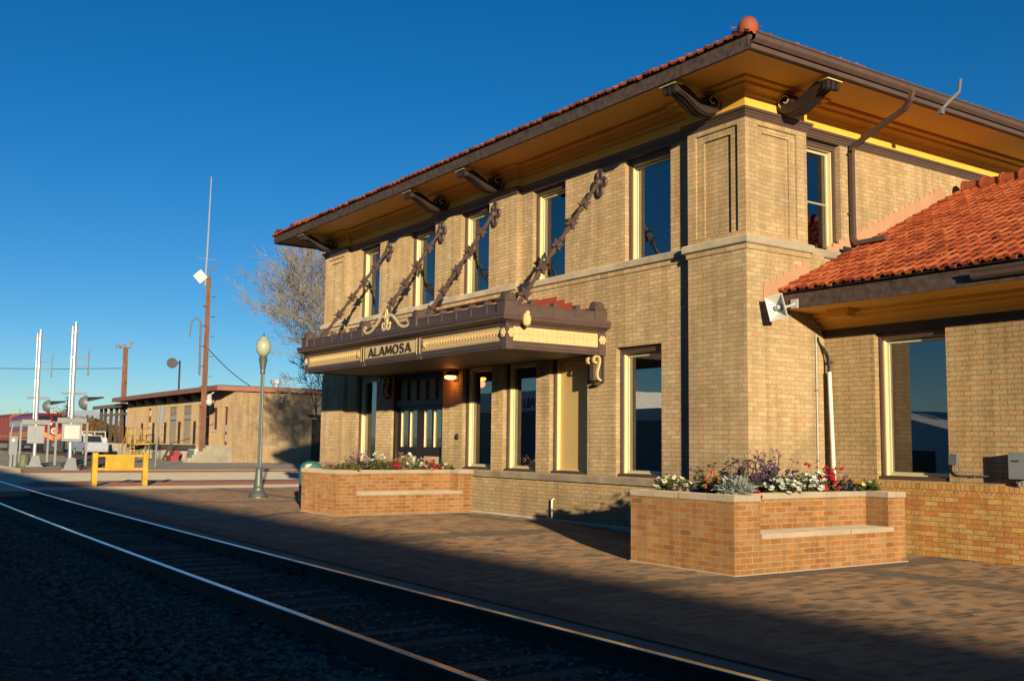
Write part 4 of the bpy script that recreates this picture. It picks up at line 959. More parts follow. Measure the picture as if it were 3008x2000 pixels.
g = MB(); g.tube([(3.16, 1.7, 1.14), (3.16, 1.7, 1.05), (3.12, 1.75, 1.03)], .02, 8); g.tube([(3.2, 1.7, 1.14), (3.2, 1.72, 1.04)], .016, 8); g.build('conduit_tube', M_galv, eb)
g = MB(); g.box(3.16, 3.24, 1.57, 1.585, 1.36, 1.375); g.build('box_latch', M_black, eb)

# ============================================================ planters
PD, PL, PH = 1.843, 3.282, .93
def planter(x, y, label, PD=1.843, PL=3.282, PH=.93, gb=0.):
    p = empty('planter', (x, y, 0), label, 'planter', 'brick planters with bench seats on the platform')
    X0, X1, Y0, Y1 = x-PD, x, y, y+PL; zc = PH-.075; by0, by1 = Y0+.44*PL/3.282, Y1-.37*PL/3.282; sd_ = .35; sb = .41*(PH-gb)/.93+gb
    g = MB()
    g.quad((X0, Y0, 0), (X1, Y0, 0), (X1, Y0, zc), (X0, Y0, zc)); g.quad((X0, Y0, 0), (X0, Y1, 0), (X0, Y1, zc), (X0, Y0, zc)); g.quad((X0, Y1, 0), (X1, Y1, 0), (X1, Y1, zc), (X0, Y1, zc))
    g.quad((X1, Y0, 0), (X1, Y1, 0), (X1, Y1, sb), (X1, Y0, sb)); g.quad((X1, Y0, sb), (X1, by0, sb), (X1, by0, zc), (X1, Y0, zc)); g.quad((X1, by1, sb), (X1, Y1, sb), (X1, Y1, zc), (X1, by1, zc))
    g.quad((X1-sd_, by0, sb), (X1-sd_, by1, sb), (X1-sd_, by1, zc), (X1-sd_, by0, zc)); g.quad((X1, by0, sb), (X1-sd_, by0, sb), (X1-sd_, by0, zc), (X1, by0, zc)); g.quad((X1, by1, sb), (X1-sd_, by1, sb), (X1-sd_, by1, zc), (X1, by1, zc)); g.quad((X1-sd_, by0, sb), (X1, by0, sb), (X1, by1, sb), (X1-sd_, by1, sb))
    g.build('brick_wall', M_plb, p)
    rn = random.Random(int(abs(x*10)))
    outer = [(X0, Y0), (X1, Y0), (X1, by0), (X1-sd_, by0), (X1-sd_, by1), (X1, by1), (X1, Y1), (X0, Y1)]
    g = MB(); cw = .20
    def slab(xa, xb, ya, yb):
        j = rn.uniform(-.004, .006); g.box(xa, xb, ya, yb, zc+.004, PH+j)
    o_ = .012
    def runx(xa, xb, ya, yb):
        n = max(1, round((xb-xa)/.5)); s = (xb-xa)/n
        for i in range(n): k = rn.uniform(-.006, .006); slab(xa+i*s+.004, xa+(i+1)*s-.004, ya+k, yb)
    def runy(xa, xb, ya, yb):
        n = max(1, round((yb-ya)/.85)); s = (yb-ya)/n
        for i in range(n): k = rn.uniform(-.006, .006); slab(xa, xb+k, ya+i*s+.004, ya+(i+1)*s-.004)
    runx(X0-o_, X1+o_, Y0-o_, Y0+cw); runx(X0-o_, X1+o_, Y1-cw, Y1+o_); runy(X0-o_, X0+cw, Y0+cw, Y1-cw)
    runy(X1-sd_-.15, X1-sd_+o_, by0, by1); runy(X1-sd_-.15, X1+o_, Y0+cw, by0+o_*.5); runy(X1-sd_-.15, X1+o_, by1-o_*.5, Y1-cw)
    g.build('cap_stones', M_cap, p)
    g = MB(); n = 3; s = (by1-by0)/n
    for i in range(n): k = rn.uniform(-.008, .01); g.box(X1-sd_+.002, X1+.03+k, by0-(.0 if i else -.002)+i*s+.002, by0+(i+1)*s-.003, sb+.004, sb+.065+rn.uniform(-.003, .003))
    g.box(X1+.002, X1+.025, by0, by1+.08, sb+.005, sb+.06)
    g.build('bench_seat', M_cap, p)
    g = MB(); g.box(X0+.05, X1-.05-sd_, Y0+.05, Y1-.05, .5, PH-.10); g.build('soil', M_soil, p)
    g = MB(); g.box(X0-.02, X1+.02, Y0-.02, Y1+.02, gb-.004, gb+.012); g.build('mortar_bed', M_conc, p)
    return p
P1 = (2.076, -2.498); P2 = (-7.62, -3.10)
planter(*P1, 'near brick planter with cut-in bench seat, full of bright flowers beside the wing')
planter(*P2, 'far brick planter with cut-in bench seat in front of the depot door', 1.72, 3.07, .967, .097)

# plants
GRN = leafmat('green_leaf', (.07, .095, .02), (.17, .18, .05)); DGR = leafmat('dark_green_leaf', (.03, .06, .018), (.08, .11, .03)); SIL = leafmat('silver_leaf', (.30, .33, .28), (.50, .54, .47)); OLV = leafmat('olive_leaf', (.14, .15, .04), (.28, .25, .08)); DRY = leafmat('dried_leaf', (.25, .18, .08), (.4, .3, .15))
F_W = leafmat('white_petal', (.70, .72, .6), (.85, .85, .75)); F_Y = leafmat('pale_yellow_petal', (.68, .68, .36), (.8, .8, .5)); F_P = leafmat('purple_petal', (.12, .055, .12), (.22, .12, .21)); F_R = leafmat('crimson_petal', (.45, .015, .04), (.65, .03, .07)); F_O = leafmat('orange_petal', (.7, .16, .04), (.8, .3, .1)); F_K = leafmat('pink_petal', (.6, .2, .22), (.7, .34, .34)); F_L = leafmat('mauve_petal', (.3, .14, .24), (.45, .25, .35))
pr = random.Random(11); FP = False
def plant(name, label, x, y, r, h, lm, fm=None, nf=0, leaf=.035, nl=220, tall=0, fs=.02, fk='flat', cat='flowering plant', spread=.5, z0=None):
    if FP: x = P2[0]+(x-P2[0])*.935; y = P2[1]+(y+2.511)*.935
    z0 = PH-.10+(.037 if FP else 0)
    p = empty(name, (x, y, z0), label, cat, 'plants in the brick planters')
    g = MB(); gf = MB()
    stems = []
    nl = int(nl*1.7); leaf *= 1.55; h *= 1.1; nf = int(nf*1.6); fs *= 1.25; ns = max(10, int(nl/18))
    for i in range(ns):
        a = pr.uniform(0, 6.283); q = r*math.sqrt(pr.random())*.55; tx, ty_ = x+math.cos(a)*q*.5, y+math.sin(a)*q*.5
        ex, ey = x+math.cos(a)*r*pr.uniform(.3, 1), y+math.sin(a)*r*pr.uniform(.3, 1); hh = h*pr.uniform(.45, 1)*(1-.35*(math.hypot(ex-x, ey-y)/max(r, .01))**2)
        pts = [Vector((tx, ty_, z0)), Vector(((tx+ex)/2, (ty_+ey)/2, z0+hh*.6)), Vector((ex, ey, z0+hh))]
        g.tube(pts, [.005, .004, .002], 3, False); stems.append(pts)
    for i in range(nl):
        s = pr.choice(stems); t = pr.uniform(.15, 1); b = s[0].lerp(s[1], t*2) if t < .5 else s[1].lerp(s[2], t*2-1)
        a = pr.uniform(0, 6.283); el = pr.uniform(-.3, .9); d = Vector((math.cos(a)*math.cos(el), math.sin(a)*math.cos(el), math.sin(el))); sz = leaf*pr.uniform(.6, 1.35)
        w = d.cross(Vector((pr.uniform(-.5, .5), pr.uniform(-.5, .5), 1))).normalized()*sz*(.16 if fk == 'silver' else .32)
        m = b+d*sz*.5+Vector((0, 0, sz*.08)); g.add([b, m+w, b+d*sz, m-w], [(0, 1, 2, 3)])
    tl = []
    for i in range(tall):
        a = pr.uniform(0, 6.283); q = r*pr.uniform(0, .9); bx_, by_ = x+math.cos(a)*q*.4, y+math.sin(a)*q*.4; top = Vector((x+math.cos(a)*q*1.3, y+math.sin(a)*q*1.3, z0+h*pr.uniform(.85, 1.2)))
        b = Vector((bx_, by_, z0)); m = b.lerp(top, .6)+Vector((pr.uniform(-.03, .03), pr.uniform(-.03, .03), .02)); g.tube([b, m, top], [.004, .003, .002], 3, False); tl.append(top)
        for k in range(2):
            tp = top+Vector((pr.uniform(-.08, .08), pr.uniform(-.08, .08), pr.uniform(-.06, .03))); g.tube([m, tp], [.002, .0015], 3, False); tl.append(tp)
    g.build('foliage', lm, p)
    if fm and nf:
        spots = [s[2] for s in stems]
        for i in range(nf):
            if tl and i < len(tl): c = tl[i]
            else: s = pr.choice(stems); c = s[1].lerp(s[2], pr.uniform(.5, 1.08))+Vector((pr.uniform(-.02, .02), pr.uniform(-.02, .02), .008))
            f = fs*pr.uniform(.7, 1.25)
            if fk == 'flat':
                nn = Vector((pr.uniform(-.2, .9), pr.uniform(-.9, .2), pr.uniform(.3, 1))).normalized(); a = nn.orthogonal().normalized(); b2 = nn.cross(a)
                for k in range(5):
                    t = k*1.2566+i; d = a*math.cos(t)+b2*math.sin(t); e = nn.cross(d)*f*.5
                    gf.add([c, c+d*f*.7+e+nn*f*.1, c+d*f*1.15+nn*f*.25, c+d*f*.7-e+nn*f*.1], [(0, 1, 2, 3)])
            else:
                for k in range(5): q = c+Vector((pr.uniform(-1, 1), pr.uniform(-1, 1), pr.uniform(-.6, .6)))*f*.7; gf.ball(q, f*.5, 5)
        gf.build('flowers', fm, p)
    return p
# near planter, left to right as seen from the track
A = 'in the near planter'
plant('petunia', 'pale yellow petunia clump at the left end of the near planter', .62, -2.12, .26, .30, GRN, F_Y, 34, .035, 420, 0, .03)
plant('petunia', 'small mauve and white petunia trailing over the near planter left rim', .92, -2.26, .16, .17, OLV, F_L, 12, .03, 200, 0, .022)
plant('snapdragon', 'low orange snapdragon left of the silver plant in the near planter', 1.28, -2.06, .24, .32, OLV, F_O, 26, .035, 320, 3, .022, 'ball')
plant('dusty_miller', 'round silver-leaved dusty miller at the front corner of the near planter', 1.78, -2.16, .24, .29, SIL, None, 0, .075, 620, 0, .02, 'silver', 'foliage plant')
plant('statice', 'tall purple statice standing behind the silver plant in the near planter', 1.42, -1.55, .28, .44, DGR, F_P, 90, .03, 320, 9, .02, 'ball')
plant('statice', 'purple statice on wiry stems in the middle of the near planter', 1.35, -.95, .30, .40, DGR, F_P, 70, .03, 320, 8, .02, 'ball')
plant('statice', 'dark statice with dried heads behind the white yarrow in the near planter', .85, -.55, .26, .50, DGR, F_L, 60, .028, 260, 12, .016, 'ball')
plant('yarrow', 'white-flowered yarrow left of centre along the near planter bench', 1.55, -1.05, .28, .26, GRN, F_W, 60, .035, 420, 0, .026)
plant('yarrow', 'white-flowered yarrow right of centre along the near planter bench', 1.45, -.50, .30, .34, GRN, F_W, 80, .035, 460, 2, .026)
plant('carnation', 'low red carnations hanging beside the silver plant in the near planter', 1.62, -1.72, .15, .12, GRN, F_R, 16, .035, 160, 0, .026)
plant('snapdragon', 'crimson snapdragon behind the bench end in the near planter', 1.45, -.08, .22, .36, GRN, F_R, 64, .035, 300, 3, .026, 'ball')
plant('snapdragon', 'second crimson snapdragon nearer the wall in the near planter', 1.2, .12, .2, .32, DGR, F_R, 40, .035, 260, 0, .024, 'ball')
plant('aster', 'dark purple aster between the crimson snapdragon and green clump of the near planter', 1.52, .28, .2, .26, DGR, F_P, 22, .035, 300, 2, .02)
plant('marigold_clump', 'leafy green clump with few blooms at the wall end of the near planter', 1.62, .56, .25, .25, GRN, F_Y, 6, .04, 440, 0, .02, 'flat', 'foliage plant')
for i, (xx, yy_) in enumerate(((.8, -1.5), (.7, .3), (1.0, -.1))): plant('bedding_plant', ['low green filler beneath the purple statice of the near planter', 'low green filler by the depot side of the near planter', 'low green filler behind the white yarrow of the near planter'][i], xx, yy_, .34, .2, DGR, F_W, 8, .04, 300, 0, .02, 'flat', 'foliage plant')
# far planter
FP = True; fx = P2[0]
plant('snapdragon', 'pink-headed wilted plant at the left end of the far planter', fx-.95, -2.2, .2, .24, DRY, F_K, 8, .04, 200, 2, .028, 'ball')
plant('coleus', 'pale yellow-green leafy plant near the far planter front corner', fx-.55, -2.0, .28, .22, OLV, F_Y, 6, .06, 320, 0, .02, 'flat', 'foliage plant')
plant('statice', 'tall mauve statice leaning on the left of the far planter', fx-.7, -1.75, .26, .38, DGR, F_L, 40, .04, 300, 8, .024, 'ball')
plant('yarrow', 'dried white yarrow next to the tall statice of the far planter', fx-.5, -1.35, .28, .34, GRN, F_W, 16, .045, 340, 3, .024)
plant('snapdragon', 'dark red snapdragon in the middle of the far planter', fx-.55, -.98, .24, .26, GRN, F_R, 14, .045, 300, 0, .028, 'ball')
plant('ornamental_grass', 'tuft of pinkish dried grass in the middle of the far planter', fx-.6, -.7, .2, .36, DRY, F_L, 10, .07, 240, 4, .016, 'ball', 'foliage plant')
plant('yarrow', 'white yarrow right of the dried grass in the far planter', fx-.6, -.45, .24, .32, OLV, F_W, 20, .045, 280, 3, .026)
plant('snapdragon', 'salmon pink snapdragon right of centre in the far planter', fx-.55, -.15, .22, .28, GRN, F_K, 30, .045, 280, 2, .03, 'ball')
plant('snapdragon', 'bright red snapdragon toward the right of the far planter', fx-.55, .14, .16, .26, DGR, F_R, 26, .045, 220, 1, .03, 'ball')
plant('petunia', 'whitish petunia at the right end of the far planter', fx-.6, .36, .22, .2, OLV, F_Y, 10, .045, 260, 2, .028)
plant('bedding_plant', 'small green sprig at the wall end of the far planter', fx-.6, .55, .12, .16, GRN, None, 0, .06, 90, 0, .02, 'flat', 'foliage plant')
for i, (xx, yy_) in enumerate(((-1.2, -1.4), (-1.2, -.3), (-.9, -1.9))): plant('bedding_plant', ['low green filler behind the yarrow of the far planter', 'low green filler behind the salmon flowers of the far planter', 'low green filler behind the yellow-green plant of the far planter'][i], fx+xx, yy_, .34, .17, DGR, F_L, 6, .045, 240, 0, .02, 'flat', 'foliage plant')

# ============================================================ street furniture
# green round bin behind the far planter
b = empty('litter_bin', (-12.6, -1.50, 0), 'green dome-topped round litter bin peeping over the far planter', 'litter bin')
g = MB(); g.lathe([(.16, 0), (.2, .02), (.27, .12), (.275, .5), (.27, .78)], (-12.6, -1.50, 0), 20); g.build('bin_body', M_green, b, True)
g = MB(); g.lathe([(.272, .782), (.272, .86), (.25, .94), (.2, 1.0), (.12, 1.04), (.03, 1.055)], (-12.6, -1.50, 0), 20); g.build('dome_lid', M_green, b, True)
g = MB(); g.prism([(-12.38, -1.70, .93), (-12.43, -1.77, .9), (-12.39, -1.65, .99)], (.02, .08, 0)); g.ball((-12.42, -1.67, .92), .075, 8, (.6, .8, 1)); g.build('bin_opening', M_wpaint, b)
# lamp post
LP = (-16.25, -1.42)
b = empty('street_lamp', (*LP, 0), 'fluted grey lamp post with an acorn glass globe standing on the platform', 'street lamp')
g = MB(); g.lathe([(.27, 0), (.27, .04), (.24, .06), (.22, .12), (.17, .16), (.15, .2), (.15, .26), (.12, .30), (.13, .34), (.11, .42), (.095, .6), (.085, .75), (.09, .78), (.06, .82)], (*LP, 0), 16); g.build('post_base', M_lamp, b, True)
g = MB(); z0 = .80; prof = []; n = 24
vs = []; N = 24
for zz_, rr_ in ((.80, .062), (3.35, .048)):
    for k in range(N): a = 2*math.pi*k/N; r_ = rr_*(1 if k % 2 else .84); vs.append((LP[0]+r_*math.cos(a), LP[1]+r_*math.sin(a), zz_))
g.add(vs, [(k, (k+1) % N, N+(k+1) % N, N+k) for k in range(N)]); g.build('post_shaft', M_lamp, b)
g = MB(); g.lathe([(.05, 3.34), (.075, 3.36), (.06, 3.42), (.075, 3.5), (.10, 3.66), (.12, 3.74), (.095, 3.78), (.11, 3.84)], (*LP, 0), 16); g.build('lamp_collar', M_lamp, b, True)
g = MB(); g.lathe([(.09, 3.84), (.14, 3.88), (.18, 3.95), (.2, 4.03), (.203, 4.10), (.19, 4.18), (.16, 4.245), (.12, 4.285), (.10, 4.30), (.095, 4.33), (.06, 4.365), (.03, 4.38)], (*LP, 0), 20); g.build('lamp_globe', M_globe, b, True)
g = MB(); g.lathe([(.035, 4.38), (.04, 4.39), (.016, 4.41), (.022, 4.43), (.01, 4.46), (.004, 4.48)], (*LP, 0), 10); g.build('lamp_finial', M_lamp, b, True)
# yellow barrier
b = empty('barrier', (-24.95, -2.95, 0), 'yellow steel barrier with a blank board between two posts', 'barrier')
for y in (-3.74, -2.13):
    g = MB(); g.box(-25.03, -24.87, y-.08, y+.08, 0, 1.07); g.box(-25.035, -24.865, y-.085, y+.085, 1.07, 1.08); g.build('post', M_barr, b)
for z in (.55, .985): g = MB(); g.box(-24.98, -24.92, -3.66, -2.21, z-.035, z+.035); g.build('rail', M_barr, b)
g = MB(); g.box(-24.915, -24.895, -3.42, -2.5, .50, .98); g.box(-24.893, -24.888, -3.38, -2.54, .54, .94); g.build('board', M_barr, b)
# sign post seen edge-on
b = empty('sign', (-48.45, 4.63, 0), 'thin grey post with a road sign seen almost edge-on', 'sign')
g = MB(); g.tube([(-48.45, 4.63, 0), (-48.4, 4.72, 3.45)], .045, 8); g.build('post', M_galv, b)
g = MB(); g.obox((-48.36, 4.82, 2.95), (.13, .10, 0), (.012, -.015, 0), (0, .01, .5)); g.build('sign_plate', M_alu, b)
# utility pole with antenna
UPX, UPY = -62.43, 11.64
b = empty('utility_pole', (UPX, UPY, 0), 'tall brown timber pole carrying a long whip antenna before the warehouse', 'utility pole')
g = MB(); g.tube([(UPX, UPY, 0), (UPX+.05, UPY, 7), (UPX+.05, UPY-.02, 13.35)], [.23, .19, .16], 12)
for i in range(14): g.box(UPX+.1, UPX+.4, UPY+(.2 if i % 2 else -.45), UPY+(.45 if i % 2 else -.2), 2.5+i*.72, 2.53+i*.72)
g.build('pole', M_wood, b)
g = MB(); g.tube([(UPX+.1, UPY-.3, 12.6), (UPX+.1, UPY-.25, 14.7)], .07, 6); g.tube([(UPX+.1, UPY-.24, 14.7), (UPX+.05, UPY-.15, 20.7)], [.07, .04], 6); g.tube([(UPX+.1, UPY-.9, 14.6), (UPX+.1, UPY+.5, 14.6)], .025, 5); g.build('whip_antenna', M_alu, b)
g = MB(); g.obox((UPX+.2, UPY-.7, 13.25), (0, .26, .26), (0, -.26, .26), (.05, 0, 0)); g.build('panel_antenna', M_white, b)
g = MB(); g.tube([(UPX+.1, UPY-.2, 13.7), (UPX+.1, UPY+.5, 14.0)], .03, 5)
for i in range(4): g.tube([(UPX+.1, UPY+.05+i*.13, 13.6+i*.07), (UPX+.1, UPY+.05+i*.13, 14.15+i*.07)], .018, 4)
g.build('yagi_antenna', M_galv, b)
g = MB(); g.tube(smoothc([(UPX+.3, UPY+.1, 4.6), (UPX+.6, UPY+.4, 4.9), (UPX+.8, UPY+.9, 5.25), (UPX+.8, UPY+1.15, 5.15)], 5), .05, 7); g.ball((UPX+.45, UPY+.25, 4.3), .26, 10, (1, 1, 1.1)); g.lathe([(.12, 0), (.2, .25), (.1, .45)], (UPX+.45, UPY+.25, 4.4), 10); g.build('pole_light', M_wpaint, b, True)
g = MB(); g.tube([(UPX-.3, UPY-.3, 6.2), (UPX-.3, UPY-.35, 10.1)], .08, 6); g.tube(smoothc([(UPX-.3, UPY-.35, 10.1), (UPX-.3, UPY-.7, 10.3), (UPX-.3, UPY-1.0, 9.9), (UPX-.3, UPY-1.1, 8.9)], 4), .05, 5); g.build('service_riser', M_galv, b)
# floodlight pole
b = empty('floodlight_pole', (-100.7, 15.39, 0), 'reddish timber pole topped by floodlights left of the warehouse', 'floodlight pole')
g = MB(); g.tube([(-100.7, 15.39, 0), (-100.6, 15.3, 11.1)], [.33, .25], 10); g.build('pole', M_wood, b)
g = MB(); g.box(-100.8, -100.5, 14.3, 15.9, 11.1, 11.25); g.build('cross_arm', M_galv, b)
for y in (14.5, 15.05, 15.75): g = MB(); g.lathe([(.10, -.25), (.22, .05), (.22, .12)], (-100.4, y, 11.3 if y < 15.5 else 11.6), 10, (1, -.5, -.2)); g.build('floodlight', M_galv, b)
# thin light on the warehouse roof line
b = empty('yard_light', (-92, 18.5, 0), 'thin dark mast with one round floodlight rising behind the warehouse', 'yard light')
g = MB(); g.tube([(-92, 18.5, 0), (-92.1, 18.5, 9.45)], .09, 6); g.build('mast', M_black, b)
g = MB(); g.lathe([(.1, -.25), (.52, .0), (.52, .12)], (-91.9, 17.7, 9.15), 14, (1, -.55, -.05)); g.tube([(-92.1, 18.5, 9.2), (-92.1, 17.9, 9.15)], .07, 6); g.build('floodlight', M_black, b)

# crossing signals ------------------------------------------------------
def signal(x, y, H_, label, first, inst):
    s = empty('crossing_signal', (x, y, 0), label, 'crossing signal', 'level crossing signals beyond the street')
    s_ = 1.0; t = Vector((.12, .99, 0)).normalized()   # sideways direction (seen left-right)
    fwd = Vector((.99, -.12, 0))
    P = lambda a, z, d=0.: Vector((x, y, 0))+t*a+fwd*d+Vector((0, 0, z))
    g = MB(); g.tube([P(0, .3), P(-.04, H_*.6), P(-.05, H_)], [.105, .095, .085], 12); g.build('mast', M_alu, s, True)
    g = MB(); g.tube([P(-.17, 2.6), P(-.20, H_-.2)], .032, 8); [g.obox(P(-.10, z), t*.13, fwd*.04, (0, 0, .03)) for z in (4.7, 5.5, H_-.5)]; g.build('conduit_tube', M_alu, s)
    g = MB(); n = [P(-.3, .0), P(.35, .0), P(.22, .62), P(-.12, .62)]; g.prism([p-fwd*.25 for p in n], fwd*.5); g.obox(P(0, .03), t*.42, fwd*.4, (0, 0, .05)); g.build('mast_base', M_galv, s)
    g = MB(); cz = 5.55 if first else 5.3
    for sg in (-1, 1): g.obox(P(.62, cz), (t*.10+fwd*.62*sg).normalized()*.0+(fwd*.42*sg+Vector((0, 0, .62)))*1., t*.012, fwd*.1+Vector((0, 0, -.068*sg)))
    g.build('crossbuck', M_alu, s)
    g = MB(); [g.tube([P(0, cz+q), P(.6, cz+q)], .03, 6) for q in (-.2, .2)]; g.tube([P(-.5, H_-.45), P(.15, H_-.4)], .04, 6); g.tube([P(-.55, 3.75), P(.62, 3.75)], .05, 8); g.build('support_arm', M_alu, s)
    g = MB(); c = P(.55, 3.30); g.lathe([(.08, -.30), (.22, -.24), (.33, -.08), (.36, .04), (.36, .08)], c, 18, t); lh = g.build('signal_head', M_galv, s, True)
    g = MB(); pts = []
    for k in range(9):
        a = math.radians(200-k*27.5+0); pts.append((math.cos(a)*.30, math.sin(a)*.30))
    vs = [c+t*.06+fwd*p[0]*.9+Vector((0, 0, abs(p[1])*.9+.02)) for p in pts]+[c+t*.85+fwd*p[0]*.5+Vector((0, 0, abs(p[1])*.25+.25)) for p in pts]
    g.add(vs, [(k, k+1, 9+k+1, 9+k) for k in range(8)]); g.obox(c+t*.07, t*.012, fwd*.30, (0, 0, .3)); g.build('visor', M_black, lh)
    g = MB(); g.obox(P(.0, 2.42, .1), t*(.72 if first else .66), fwd*.06, (0, 0, .13)); [g.obox(P(a, 1.3, .1), t*.05, fwd*.05, (0, 0, 1.05)) for a in ((-.68, .70) if not first else (-.75, .62))]; g.build('gate_arm_bracket', M_galv, s)
    g = MB(); 
    if first: g.obox(P(-.0, 1.75, -.05), t*.42, fwd*.25, (0, 0, .48)); g.obox(P(-.2, 1.75, .21), t*.16, fwd*.01, (0, 0, .4)); g.obox(P(.22, 1.75, .21), t*.16, fwd*.01, (0, 0, .4))
    else: g.obox(P(.0, 1.84, .16), t*.45, fwd*.2, (0, 0, .42)); g.obox(P(.0, 1.86, .37), t*.36, fwd*.012, (0, 0, .34))
    g.build('gate_mechanism', M_grey, s)
    if not first: g = MB(); g.obox(P(.0, 1.86, .385), t*.34, fwd*.008, (0, 0, .32)); g.build('mechanism_cover', M_wpaint, s)
    return s
signal(-50.6, -1.27, 7.5, 'silver crossing signal mast further left, next to the grey meter cabinet', True, 0)
signal(-43.0, -.95, 7.25, 'silver crossing signal mast nearer the yellow barrier, with a square white gate box', False, 1)
b = empty('cabinet', (-50.74, -2.3, 0), 'narrow light grey meter cabinet left of the crossing signals', 'cabinet')
g = MB(); g.box(-50.9, -50.6, -2.55, -2.15, .65, 1.65); g.box(-50.88, -50.62, -2.50, -2.38, 0, .65); g.box(-50.88, -50.62, -2.3, -2.18, 0, .65); g.build('cabinet_body', M_grey, b)
g = MB(); g.lathe([(.1, 0), (.1, .05), (.06, .09)], (-50.6, -2.35, 1.42), 12, (1, 0, 0)); g.build('meter', M_white, b)
g = MB(); g.tube([(-50.75, -2.5, 1.65), (-50.75, -2.42, 2.2), (-50.75, -2.36, 2.3)], .03, 6); g.build('riser', M_alu, b)
b = empty('drum', (-50.7, -1.75, 0), 'small olive green drum between the meter cabinet and the signal', 'drum')
g = MB(); g.lathe([(.28, 0), (.3, .02), (.3, .66), (.29, .68)], (-50.7, -1.78, 0), 16); g.build('drum_body', paint('olive_paint', (.12, .13, .08), .6), b, True)
g = MB(); g.lathe([(.31, .66), (.31, .70), (.2, .71)], (-50.7, -1.78, 0), 16); g.build('drum_lid', M_grwood, b, True)

# ============================================================ warehouse
WX, WY0, WXL, WZ = -60.65, 13.28, -90.4, 4.95
wh = empty('warehouse', (-75, 22, 0), 'long single-storey tan brick warehouse with a red-brown roof edge beyond the street', 'warehouse')
dO = [(-83.3, -82.1), (-79.1, -78.2)]; pO = [(-76.7, -74.5), (-72.8, -70.6), (-68.9, -66.8)]
g = MB(); ops = [(a, b, 1.3, 4.3) for a, b in dO+pO]+[(-65.2, -64.3, 2.35, 4.0), (-62.9, -62.0, 1.25, 4.0)]
wall_front(g, WXL, WX, 0, WZ+.3, WY0, ops, .35); wall_side(g, WY0, 36, 0, WZ+.3, WX, [], .3); wall_side(g, WY0, 36, 0, WZ+.3, WXL, []); wall_front(g, WXL, WX, 0, WZ+.3, 36, [])
g.box(-66.55, -66.25, WY0-.25, WY0, 0, WZ)
g.build('wall', M_whb, wh)
g = MB(); g.box(WXL-.2, WX+.35, WY0-1.35, 36.3, WZ+.42, WZ+.50); rf = g.build('roof', M_roofblk, wh)
g = MB(); g.sweep([(0, WZ+.12), (.06, WZ+.12), (.06, WZ+.44), (0, WZ+.44)], [(WXL-.2, 36.3), (WXL-.2, WY0-1.35), (WX+.35, WY0-1.35), (WX+.35, 36.3)]); g.box(WXL-.2, WX+.35, WY0-1.3, WY0, WZ+.3, WZ+.34); g.build('roof_fascia', M_redroof, rf)
for x in (-87.5, -84.6, -81.3, -77.7, -74.4, -70.9, -67.6):
    g = MB(); g.prism([(x-.1, WY0, WZ-.35), (x-.1, WY0-1.2, WZ+.28), (x-.1, WY0, WZ+.29)], (.2, 0, 0)); g.build('roof_bracket', M_grwood, rf)
for a, b_ in dO:
    g = MB(); g.box(a, b_, WY0+.15, WY0+.2, 1.3, 4.3); d_ = g.build('door', M_maroon, wh)
    g = MB(); m = (a+b_)/2
    for z0_, z1_ in ((1.45, 2.0), (2.1, 2.6), (2.7, 3.1), (3.65, 4.15)):
        g.box(a+.12, m-.04, WY0+.13, WY0+.149, z0_, z1_); g.box(m+.04, b_-.12, WY0+.13, WY0+.149, z0_, z1_)
    g.build('door_panel', M_white, d_)
for a, b_ in pO:
    g = MB(); g.box(a, b_, WY0+.10, WY0+.2, 1.3, 4.3)
    for i in range(6): xx = a+(i+.5)*(b_-a)/6; g.box(xx-.02, xx+.02, WY0+.09, WY0+.101, 1.32, 3.1)
    d_ = g.build('loading_door', M_tanp, wh)
    g = MB(); g.box(a+.15, b_-.1, WY0+.07, WY0+.098, 3.18, 3.68); g.build('window_frame', M_maroon, d_)
    g = MB(); g.box(a+.22, b_-.17, WY0+.05, WY0+.069, 3.24, 3.62); g.build('pane', M_silver, d_)
for x in (-84.7, -81.0, -77.4, -73.4, -69.4): g = MB(); g.box(x-.35, x+.15, WY0-.06, WY0, 1.3, 3.05); g.build('dock_bumper', M_dbrown, wh)
g = MB(); g.box(-65.2, -64.3, WY0+.12, WY0+.2, 2.35, 4.0); w_ = g.build('window', M_maroon, wh); g = MB(); g.box(-65.05, -64.45, WY0+.1, WY0+.119, 2.5, 3.85); g.build('pane', M_rough, w_)
g = MB(); g.box(-65.3, -64.2, WY0-.08, WY0, 2.2, 2.32); g.build('window_sill', M_conc, wh)
g = MB(); g.box(-62.9, -62.0, WY0+.15, WY0+.2, 1.25, 4.0); d_ = g.build('door', M_maroon, wh); g = MB(); [g.box(-62.75, -62.15, WY0+.13, WY0+.149, z, z+.5) for z in (1.5, 2.2)]; g.build('door_panel', M_white, d_)
g = MB(); g.box(-64.9, -60.9, WY0-1.3, WY0, 0, 1.2)
g.build('front_landing', M_oldconc, wh)
g = MB()
for i in range(5): g.box(-62.6-.0*i, -60.9, WY0-1.3-(i+1)*.32, WY0-1.3-i*.32, 0, 1.0-i*.23)
g.build('front_steps', M_conc, wh)
g = MB(); g.box(-84.8, -66.2, WY0-1.1, WY0, 0, .8); g.build('dock_base', M_oldconc, wh)
g = MB()
for i in range(4): g.box(-84.8+i*4.65, -84.8+(i+1)*4.65-.08, WY0-1.28, WY0+.0, .82, 1.2)
g.build('dock_timber', M_sleeper, wh)
for x in (-83.0, -78.6, -75.2): g = MB(); g.box(x-.2, x+.2, WY0-1.34, WY0-1.28, .75, 1.15); g.build('dock_sign', M_grey, wh)
